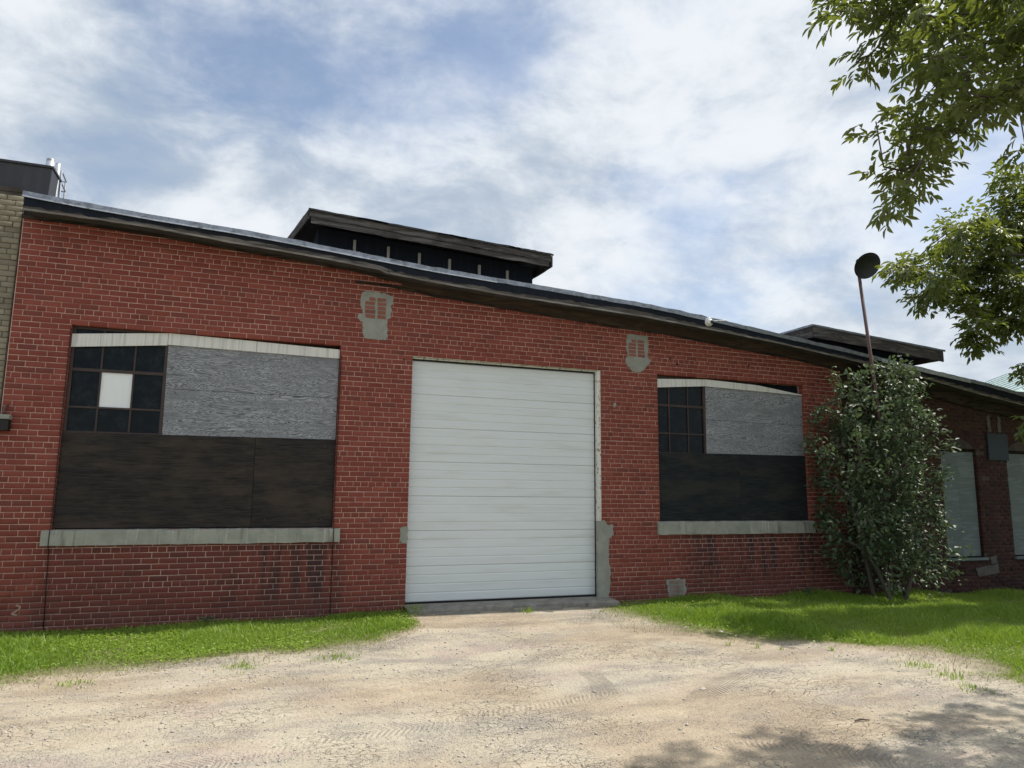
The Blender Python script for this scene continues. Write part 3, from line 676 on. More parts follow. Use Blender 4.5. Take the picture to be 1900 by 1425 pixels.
# ---- roof slab, fascia boards, drip edge, frieze
EAVE = 0.335
def strip(x0, x1, ztop, zbot, y0, y1, step=.12, jt=0.0, jb=0.0, seed=1):
    """board following the roofline; jt, jb = unevenness of top and bottom edges"""
    r = random.Random(seed); n = max(2, int((x1-x0)/step)); X = np.linspace(x0, x1, n+1); V = []; fs = []
    for x in X:
        a = ztop(x)+r.gauss(0, jt); b = zbot(x)+r.gauss(0, jb); yy = y0+r.gauss(0, .0015)
        V += [(x, yy, b), (x, yy, a), (x, y1, a), (x, y1, b)]
    for i in range(n):
        for k in range(4): fs.append((4*i+k, 4*i+4+k, 4*i+4+(k+1) % 4, 4*i+(k+1) % 4))
    fs += [(0, 1, 2, 3), tuple(4*n+k for k in (3, 2, 1, 0))]
    return MB().add(V, fs)
roof = strip(-5.065, 16.5, lambda x: roof_z(x)-.03, lambda x: fbot_z(x)+.05, -EAVE+.004, 12.3, .5).build('roof', 'tar_roof', bld)
FAS = [(-5.08, -.478, .0), (-.474, 3.93, -.012), (3.935, 8.55, .0), (8.553, 12.6, -.004), (12.603, 16.5, 0)]
for i, (a, b, dy) in enumerate(FAS):
    strip(a, b, lambda x: roof_z(x)-.055, lambda x: fbot_z(x), -EAVE-.032+dy, -EAVE+.001, .12, .001, .003, 30+i).build('fascia_board', 'fascia_wood', roof, tint=random.random())
    # tarred felt lapped over the upper half of the boards, with a torn lower edge
    strip(a, b, lambda x: roof_z(x)-.056, lambda x: fbot_z(x)+(.45-.12*math.sin(x*.9+i))*(roof_z(x)-fbot_z(x)-.06), -EAVE-.038+dy, -EAVE-.0325+dy, .09, .001, .010, 130+i).build('roofing_felt', 'tar_paper', roof)
    strip(a, b, lambda x: fbot_z(x)+.022, lambda x: fbot_z(x)-.004, -EAVE-.040+dy, -EAVE-.033+dy, .12, .002, .002, 160+i).build('trim_strip', 'worn_wood', roof, tint=random.random())
for i, (a, b) in enumerate([(-5.10, -2.6), (-2.598, -.9), (-.897, 1.2), (1.203, 3.92), (3.925, 6.9), (6.905, 9.2), (9.204, 13), (13.004, 16.5)]):
    jit = .004 if i else .0015
    strip(a, b, lambda x: roof_z(x)+.012, lambda x: roof_z(x)-.058, -EAVE-.055-(.004 if i % 2 else 0), -EAVE+.4, .14, jit, .003, 50+i).build('drip_edge', 'drip_metal', roof)
strip(-5.10, 1.2, lambda x: roof_z(x)-.052, lambda x: roof_z(x)-.068, -EAVE-.068, -EAVE-.050, .3, .001, .001, 70).build('drip_lip', 'galvanised', roof)
FRZ = [(-.3, 4.74), (.25, 4.664), (1.95, 4.545), (3.52, 4.45), (4.4, 4.415), (5.8, 4.285), (7.33, 4.165), (8.5, 4.0)]
strip(-.2, 3.9, lambda x: fbot_z(x)+.06, lambda x: interp(x, FRZ), -.034, -.008, .25, .0, .002, 71).build('frieze_board', 'frieze_wood', roof, tint=.3)
strip(3.904, 8.4, lambda x: fbot_z(x)+.06, lambda x: interp(x, FRZ), -.034, -.008, .25, .0, .002, 72).build('frieze_board', 'frieze_wood', roof, tint=.6)
strip(-.9, 8.4, lambda x: interp(x, FRZ)-.002 if x > -.2 else 4.735-.02*(x+.2), lambda x: (interp(x, FRZ) if x > -.2 else 4.735-.02*(x+.2))-.035, -.026, -.006, .25, .0, .003, 77).build('frieze_rail', 'dark_wood', roof, tint=.5)
strip(8.404, 16.3, lambda x: fbot_z(x)+.06, lambda x: fbot_z(x)-.20, -.03, .02, .1, .0, .008, 73).build('frieze_board', 'dark_wood', roof, tint=.8)
strip(-5.18, -.2, lambda x: fbot_z(x)+.06, lambda x: fbot_z(x)+.005, -.030, -.008, .25, .0, .003, 76).build('frieze_board', 'dark_wood', roof, tint=.45)
strip(8.9, 11.2, lambda x: roof_z(x)-.01, lambda x: roof_z(x)-.075, -EAVE-.066, -EAVE-.055, .2, .0, .0, 75).build('drip_edge', 'galvanised', roof)

# ---- roof monitors (raised vents)
def hexa(pts):  # 4 bottom (ccw from above starting front-left), 4 top
    return MB().add(pts, [(0, 3, 2, 1), (4, 5, 6, 7), (0, 1, 5, 4), (1, 2, 6, 5), (2, 3, 7, 6), (3, 0, 4, 7)])
def slab(fl, fr, br, bl, th): return hexa([(p[0], p[1], p[2]-th) for p in (fl, fr, br, bl)] + [fl, fr, br, bl])
m1 = hexa([(-1.37, 1.3, 4.7), (2.46, 1.3, 4.5), (2.46, 3.6, 4.5), (-1.42, 3.6, 4.7), (-1.37, 1.3, 5.98), (2.46, 1.3, 5.74), (2.46, 3.6, 5.85), (-1.42, 3.6, 6.1)]).build('roof_monitor', 'tar_paper', bld, label='long dark raised vent box on the roof with pale battens')
slab((-1.53, .9, 6.10), (2.66, .9, 5.87), (2.72, 4.2, 6.02), (-1.95, 4.2, 6.30), .05).build('monitor_roof', 'tar_roof', m1)
def edge_board(a, b, h, th, nrm, mat, par, name='fascia_board', drop=0.0, n=24, j=.004, seed=0):
    r = random.Random(seed); a = Vector(a); b = Vector(b); nrm = Vector(nrm); V = []; fs = []
    for i in range(n+1):
        p = a.lerp(b, i/n); t = p + Vector((0, 0, -drop + r.gauss(0, j))); q = p + Vector((0, 0, -drop-h + r.gauss(0, j)))
        V += [q+nrm*th, t+nrm*th, t, q]
    for i in range(n):
        for k in range(4): fs.append((4*i+k, 4*i+4+k, 4*i+4+(k+1) % 4, 4*i+(k+1) % 4))
    fs += [(0, 1, 2, 3), tuple(4*n+k for k in (3, 2, 1, 0))]
    return MB().add(V, fs).build(name, mat, par, tint=r.random())
edge_board((-1.55, .9, 6.09), (2.64, .9, 5.86), .11, .03, (0, -1, 0), 'fascia_wood', m1, seed=1)
edge_board((-1.52, .9, 6.09), (2.62, .9, 5.86), .095, .012, (0, -1, 0), 'fascia_wood', m1, drop=.112, seed=2)
edge_board((-1.54, .9, 6.10), (-1.95, 4.2, 6.30), .16, .03, (-1, -.12, 0), 'fascia_wood', m1, seed=3)
edge_board((2.66, .9, 5.86), (2.72, 4.2, 6.02), .2, .03, (1, 0, 0), 'fascia_wood', m1, seed=4)
for k, (a, b) in enumerate(((0.0, .3), (.18, .62), (.5, .85), (.8, 1.0))):   # curled tar-paper edge
    A = Vector((-1.57, .86, 6.102)); B = Vector((2.68, .86, 5.872))
    edge_board(A.lerp(B, a), A.lerp(B, b), .03, .03, (0, -1, 0), 'tar_roof', m1, 'roofing_felt', -.004-.003*(k % 2), 14, .003, 8+k)
for x in (-.77, -.2, .34, .88, 1.43, 1.96):
    zt = 5.82 - (x+.77)*.077
    MB().box(x-.022, x+.022, 1.255, 1.298, 4.8, zt).build('batten', 'pale_wood', m1)
m2 = hexa([(8.62, 1.25, 3.4), (11.65, 1.25, 3.2), (11.65, 3.6, 3.2), (8.62, 3.6, 3.4), (8.62, 1.25, 4.95), (11.65, 1.25, 4.72), (11.65, 3.6, 4.72), (8.62, 3.6, 4.95)]).build('roof_monitor', 'tar_paper', bld, label='smaller dark raised vent box on the roof behind the lamp')
slab((8.50, .9, 5.11), (12.10, .9, 4.855), (12.10, 3.9, 4.855), (8.50, 3.9, 5.11), .05).build('monitor_roof', 'tar_roof', m2)
edge_board((8.50, .9, 5.105), (12.10, .9, 4.85), .24, .03, (0, -1, 0), 'fascia_wood', m2, seed=5)
edge_board((8.50, .9, 5.105), (8.50, 3.9, 5.105), .24, .03, (-1, 0, 0), 'fascia_wood', m2, seed=6)
edge_board((12.1, .9, 4.85), (12.1, 3.9, 4.85), .2, .03, (1, 0, 0), 'fascia_wood', m2, seed=7)
edge_board((8.46, .86, 5.13), (12.14, .86, 4.875), .04, .014, (0, -1, 0), 'drip_metal', m2, 'drip_edge', seed=9, j=.002)
edge_board((8.46, .85, 5.13), (8.46, 3.9, 5.13), .04, .014, (-1, 0, 0), 'drip_metal', m2, 'drip_edge', seed=10, j=.002)
# ================================================================== CREAM BUILDING (left)
crm = thing('cream_building', (-7.0, .3, -.1), 'old cream brick building at the left edge under dark metal parapet', 'building')
cw = MB().box(-9.5, -5.195, .06, .40, -.5, 5.47).build('wall', 'dark_mortar', crm)
cb = lay_bricks(-9.5, -5.195, -.45, lambda x: 5.45, [], phase=2)
cb_in = [b for b in cb if b[0] > -6.2 and b[1] > 1.8]; cb_out = [b for b in cb if not (b[0] > -6.2 and b[1] > 1.8)]
bricks_to_scene(cb_in, 300, (-5.2, 3.5), cw, 'cream_brick', .06, proud=.009, rough=.0035)
bricks_to_scene(cb_out, 0, (-5.2, 3.5), cw, 'cream_brick', .06, proud=.009, rough=.0035)
MB().box(-9.5, -5.205, .40, 12, -.5, 5.4).build('side_wall', 'old_mortar', crm)
MB().prism([(-9.5, 5.50), (-5.3, 5.50), (-4.95, 5.40), (-4.93, 5.865), (-9.5, 5.875)], .10, .55).build('parapet', 'parapet_metal', crm, bevel=.006)
MB().box(-9.5, -4.915, .08, .57, 5.868, 5.90).build('coping', 'parapet_metal', crm, bevel=.004)
MB().prism([(-9.5, 5.46), (-5.22, 5.46), (-5.25, 5.52), (-9.5, 5.52)], .045, .1).build('string_course', 'old_mortar', crm)
vp = MB()
I4 = Matrix.Identity(4)
vp.lathe([(.052, 5.5), (.052, 6.12), (.046, 6.125), (.046, 6.05)], Matrix.Translation((-5.04, .42, 0)), 20).build('vent_pipe', 'galvanised', crm, smooth=True)
MB().lathe([(.030, 5.5), (.030, 6.09), (.026, 6.095), (.026, 6.05)], Matrix.Translation((-4.955, .46, 0)), 16).build('vent_pipe', 'galvanised', crm, smooth=True)
lump = MB(); 
lump.add([(-5.34, .2, 5.895), (-5.25, .2, 5.895), (-5.25, .3, 5.895), (-5.34, .3, 5.895), (-5.33, .24, 5.93), (-5.285, .25, 5.965), (-5.275, .22, 5.925)], [(0, 1, 6, 4), (1, 2, 5, 6), (2, 3, 4, 5), (3, 0, 4), (4, 6, 5)]).build('flashing_scrap', 'parapet_metal', crm)
rk = thing('metal_rack', (-5.0, .75, 5.3), 'pale galvanised metal rack standing on the roof behind the parapet', 'rack')
P4 = [(-5.06, .6), (-4.93, .6), (-5.10, .95), (-4.95, .95)]
for i, (x, y) in enumerate(P4): MB().tube([(x, y, 5.3), (x-.01, y, 6.05)], .015, 6).build('post', 'galvanised', rk)
for z in (6.03, 5.88):
    for a, b in ((0, 1), (2, 3), (0, 2), (1, 3)): MB().tube([(P4[a][0], P4[a][1], z), (P4[b][0], P4[b][1], z)], .010, 6).build('rail', 'galvanised', rk)
MB().tube([(-5.06, .6, 5.95), (-4.94, .6, 5.35)], .012, 6).build('brace', 'galvanised', rk)

# ================================================================== THINGS ON THE WALL
wb = thing('wall_box', (-5.1, 0, 2.35), 'small dark box with grey lid fixed to the wall at far left', 'box')
MB().box(-5.25, -5.045, -.12, -.006, 2.345, 2.48).build('box_body', 'seal_rubber', wb, bevel=.006)
MB().box(-5.26, -5.04, -.13, -.006, 2.483, 2.54).build('lid', 'patch_cement', wb, bevel=.006)
MB().tube([(-5.11, -.006, 2.66), (-5.11, -.05, 2.655), (-5.12, -.055, 2.62), (-5.125, -.05, 2.56), (-5.13, -.05, 2.545)], .016, 8).build('hook', 'rust_pole', wb, smooth=True)
def cable(pts, lab):
    me = MB().tube(pts, .0055, 6).mesh('cable', True)
    o = link('cable', me, 'black_cable', label=lab, cat='cable', group='cables beside the boarded window')
    return o
cable([(-4.502, -.012, 3.7), (-4.503, -.012, 2.6), (-4.50, -.012, 1.2), (-4.498, -.062, 1.13), (-4.50, -.064, .93), (-4.496, -.016, .88), (-4.488, -.012, .5), (-4.466, -.012, -.12)], 'black cable down the left edge of the wide boarded window')
MB_c2 = cable([(-1.058, -.012, 3.6), (-1.058, -.012, 1.2), (-1.056, -.062, 1.13), (-1.056, -.064, .93), (-1.054, -.016, .88), (-1.05, -.012, .1), (-1.05, -.012, -.1)], 'thin black cable right of the wide boarded window')
# security camera on the fascia
sc_ = thing('security_camera', (5.05, -.39, 4.56), 'small white dome security camera on the dark fascia', 'camera')
CM = Matrix.Translation((5.05, -.372, 4.585)) @ Matrix.Rotation(math.radians(100), 4, 'X')
MB().lathe([(.001, -.004), (.075, -.004), (.075, .028), (.066, .036), (.062, .036)], CM, 28).build('camera_body', 'camera_white', sc_, smooth=True)
MB().lathe([(.058, .030), (.056, .050), (.044, .072), (.024, .086), (.001, .09)], CM, 24).build('dome', 'camera_white', sc_, smooth=True)
MB().lathe([(.030, .0), (.028, .018), (.001, .02)], Matrix.Translation((5.065, -.455, 4.572)) @ Matrix.Rotation(math.radians(95), 4, 'X'), 16).build('lens', 'seal_rubber', sc_, smooth=True)
MB().tube([(5.10, -.385, 4.60), (5.25, -.392, 4.63), (5.42, -.392, 4.645)], .005, 6).build('lead', 'camera_white', sc_)

# ================================================================== LAMP POST
lp_ = thing('lamp_post', (8.85, -.6, -.15), 'leaning rusty lamp post with round dark shade rising from the bush', 'lamp post')
TOP = Vector((8.24, -.62, 5.68)); BASE = Vector((8.86, -.6, -.2))
MB().tube([BASE, BASE.lerp(TOP, .5), TOP], [.036, .033, .030], 10).build('pole', 'rust_pole', lp_, smooth=True)
ax = Vector((-.16, -.80, -.55)).normalized()     # where the shade opens
SM = Matrix.Translation(TOP + Vector((.04, -.13, .20))) @ ax.to_track_quat('Z', 'Y').to_matrix().to_4x4()
MB().lathe([(.05, -.16), (.06, -.12), (.10, -.09), (.20, -.02), (.245, .035), (.252, .05), (.245, .052), (.236, .036), (.19, -.008), (.09, -.07), (.001, -.075)], SM, 36).build('lamp_shade', 'lamp_enamel', lp_, smooth=True)
MB().lathe([(.001, -.27), (.045, -.265), (.055, -.24), (.055, -.16), (.05, -.15)], SM, 18).build('socket_cap', 'lamp_enamel', lp_, smooth=True)
MB().tube([TOP, TOP + Vector((-.01, .03, .10)), TOP + Vector((.02, .06, .24))], .026, 8).build('neck', 'rust_pole', lp_, smooth=True)

# ================================================================== FAR BUILDING WITH GREEN METAL ROOF
fb = thing('far_building', (52, 24, -.2), 'distant building with pale green ribbed metal hip roof at right edge', 'building')
E0, E1, EZ, RZ = 42.0, 69.0, 8.1, 12.4
c0, c1, c2, c3 = Vector((E0, 20, EZ)), Vector((E1, 20, EZ)), Vector((E1, 28, EZ)), Vector((E0, 28, EZ))
r0, r1 = Vector((55.0, 24, RZ)), Vector((57, 24, RZ))
fr = MB().add([c0, c1, c2, c3, r0, r1], [(0, 1, 5, 4), (1, 2, 5), (2, 3, 4, 5), (3, 0, 4)]).build('roof', 'copper_roof', fb)
for i in range(1, 26):
    t = i/26; a = c0.lerp(c1, t)
    xx = a.x
    if xx < r0.x: b = c0.lerp(r0, (xx-E0)/(r0.x-E0))
    elif xx > r1.x: b = c1.lerp(r1, (E1-xx)/(E1-r1.x))
    else: b = Vector((xx, 24, RZ))
    MB().tube([a+Vector((0, 0, .04)), b+Vector((0, 0, .04))], .045, 4).build('roof_rib', 'galvanised', fr)
for i in range(1, 14):
    a = c0.lerp(c3, i/14); k = 1-abs(i/14-.5)*2; b = Vector((E0+(r0.x-E0)*k, a.y, EZ+(RZ-EZ)*k))
    MB().tube([a+Vector((0, 0, .04)), b+Vector((0, 0, .04))], .045, 4).build('roof_rib', 'galvanised', fr)
MB().box(E0+.4, E1-.4, 20.4, 27.6, -.4, EZ-.02).build('wall', 'grey_render', fb)
MB().box(E0-.05, E1+.05, 19.9, 20.02, EZ-.3, EZ+.02).build('gutter', 'parapet_metal', fb)

# ================================================================== CONCRETE THRESHOLD
TH = []
for x in np.linspace(-.02, 3.3, 30): TH.append((x, -.27-.05*math.sin(x*2.3)+random.gauss(0, .018)))
top = MB(); n = len(TH); V = []
for x, y in TH:
    e = random.gauss(0, .006)
    V += [(x, .13, .030), (x, y+.03, .012+e), (x, y, -.005+e), (x, y-.02, -.2)]
top.add(V, [(4*i+k, 4*i+4+k, 4*i+5+k, 4*i+1+k) for i in range(n-1) for k in range(3)])
top.build('threshold', 'slab_cement', kind='structure')
for i, (x0, x1, y, z) in enumerate(((.35, 1.0, -.40, -.035), (1.5, 2.3, -.38, -.03), (2.75, 3.12, -.33, -.01))):
    pl = ragged([(x0, y), (x1, y-.02), (x1-.05, y+.12), (x0+.06, y+.12)], .08, .012)
    m = MB(); k = len(pl); m.add([(a, b, z+random.gauss(0, .003)) for a, b in pl]+[(a, b, z-.1) for a, b in pl], [tuple(range(k))]+[((j+1) % k, j, k+j, k+(j+1) % k) for j in range(k)])
    m.build('broken_slab', 'slab_cement', label=['broken grey concrete slab by the left end of the door sill', 'broken concrete slab before the middle of the door', 'broken concrete slab at the right foot of the door'][i], cat='slab', group='broken concrete at the door sill')

# ================================================================== FOLIAGE
def unit(v): return v/np.maximum(np.linalg.norm(v, axis=-1, keepdims=True), 1e-9)
LEAF_V = np.array([(0, 0, 0), (-.5, .42, .10), (0, .45, 0), (.5, .42, .10), (0, 1, -.10), (-.34, .75, .03), (.34, .75, .03)], float)
LEAF_F = np.array([(0, 2, 1), (0, 3, 2), (1, 2, 5), (2, 3, 6), (5, 2, 4), (2, 6, 4)], int)
def leaves_mesh(name, base, d, nrm, length, width, tints):
    """each leaf: base point, direction, normal, length, width"""
    d = unit(d); s = unit(np.cross(d, nrm)); nn = np.cross(s, d)
    V = base[:, None, :] + (s[:, None, :]*LEAF_V[None, :, :1]*width[:, None, None] + d[:, None, :]*LEAF_V[None, :, 1:2]*length[:, None, None] + nn[:, None, :]*LEAF_V[None, :, 2:]*length[:, None, None]*1.0)
    N = len(base); Fc = (LEAF_F[None] + (np.arange(N)*len(LEAF_V))[:, None, None]).reshape(-1, 3)
    return np_mesh(name, V.reshape(-1, 3), Fc, np.repeat(tints, len(LEAF_F)))
def skeleton(root, clumps, first=None, bend=.12):
    """join every clump to the nearest branch already grown; returns nodes, parents and their load"""
    pts = [np.array(p, float) for p in root]; par = [i-1 for i in range(len(pts))]
    tip0 = pts[-1]; todo = sorted([np.array(c, float) for c in clumps], key=lambda c: np.linalg.norm(c-tip0)); is_tip = []
    for c in todo:
        A = np.array(pts); dist = np.linalg.norm(A-c, axis=1) + .25*np.maximum(0, A[:, 2]-c[2])
        dist[:len(root)-1] += 1.5
        j = int(np.argmin(dist)); a = pts[j]; L = np.linalg.norm(c-a); k = max(1, int(L/.35))
        side = unit(RNG.normal(size=3))*L*bend + np.array([0, 0, L*.10])
        prev = j
        for i in range(1, k+1):
            t = i/k; q = a + (c-a)*t + side*4*t*(1-t)*.5 + (RNG.normal(size=3)*.02 if i < k else 0)
            pts.append(q); par.append(prev); prev = len(pts)-1
        is_tip.append(prev)
    load = np.zeros(len(pts)); 
    for i in is_tip: load[i] += 1
    for i in range(len(pts)-1, 0, -1): load[par[i]] += load[i]
    return np.array(pts), par, load, is_tip
def limbs_mesh(name, pts, par, load, r0, expo=.42, rmin=.003, skip=0, seg=6):
    V = []; Fs = []; b = 0
    total = max(load)
    ang = np.linspace(0, 2*np.pi, seg, endpoint=False)
    for i in range(max(1, skip), len(pts)):
        j = par[i]; a, c = pts[j], pts[i]; d = c-a; L = np.linalg.norm(d)
        if L < 1e-4: continue
        d = d/L; u = np.cross(d, [0.3, .2, .9]); u /= np.linalg.norm(u); v = np.cross(d, u)
        ra = max(rmin, r0*(load[j]/total)**expo) if j >= skip else max(rmin, r0*(load[i]/total)**expo); rb = max(rmin, r0*(load[i]/total)**expo)
        if j < skip or load[j] > 1.6*load[i]: ra = min(ra, rb*1.35)
        ring = (np.cos(ang)[:, None]*u + np.sin(ang)[:, None]*v)
        V += [a+ring*ra, c+ring*rb]
        k = np.arange(seg); Fs.append(np.stack([b+k, b+(k+1) % seg, b+seg+(k+1) % seg, b+seg+k], -1)); b += 2*seg
    return np_mesh(name, np.concatenate(V), np.concatenate(Fs), smooth=True)
def compound_leaves(pts, par, tips, per, rach, leaf, wid, droop, rng, spread=.9):
    B = []; D = []; Nn = []; Ln = []; Wd = []; T = []
    for i in tips:
        c = pts[i]; back = pts[par[i]]; dirv = unit(c-back)
        ct = rng.uniform(0, 1)
        for k in range(per):
            along = rng.uniform(-.35, .05)
            b0 = c + dirv*along*.5 + rng.normal(size=3)*.03
            rd = unit(dirv*.55 + rng.normal(size=3)*spread*np.array([1, 1, .6]) + np.array([0, 0, -droop]))
            L = rach*rng.uniform(.7, 1.2)
            side = np.cross(rd, [0, 0, 1.0]) + rng.normal(size=3)*.25; side = unit(side); up = np.cross(side, rd)
            tt = np.clip(ct*.5 + rng.uniform(0, .5), 0, 1)
            for f, sg in ((.35, -1), (.35, 1), (.65, -1), (.65, 1), (.95, 0), (.9, -1), (.9, 1)):
                p = b0 + rd*L*f + np.array([0, 0, -.10*L*f*f])
                ld = unit(rd*(.75 if sg else 1) + side*sg*.8 + np.array([0, 0, -droop*.9]) + rng.normal(size=3)*.22)
                B.append(p); D.append(ld); Nn.append(up + rng.normal(size=3)*.35); Ln.append(leaf*rng.uniform(.7, 1.2)); Wd.append(wid*rng.uniform(.75, 1.15)); T.append(tt)
    return [np.array(q) for q in (B, D, Nn, Ln, Wd, T)]
def grow_tree(name, label, trunk, r_trunk, clumps, near_n, per_near, per_far, rach, leaf, wid, seed):
    t = thing(name, trunk[0], label, 'tree')
    pts, par, load, tips = skeleton(trunk, clumps)
    tr = MB().tube(trunk, [r_trunk*(1-.45*i/(len(trunk)-1)) for i in range(len(trunk))], 12).build('trunk', 'bark', t, smooth=True)
    link('branches', limbs_mesh('branches', pts, par, load, r_trunk*.5, .62, .0035, skip=len(trunk)), 'bark', t)
    rng = np.random.default_rng(seed)
    arr = compound_leaves(pts, par, tips, per_near, rach, leaf, wid, .35, rng)
    link('crown', leaves_mesh('crown', *arr), 'ash_leaf', t)
    return t
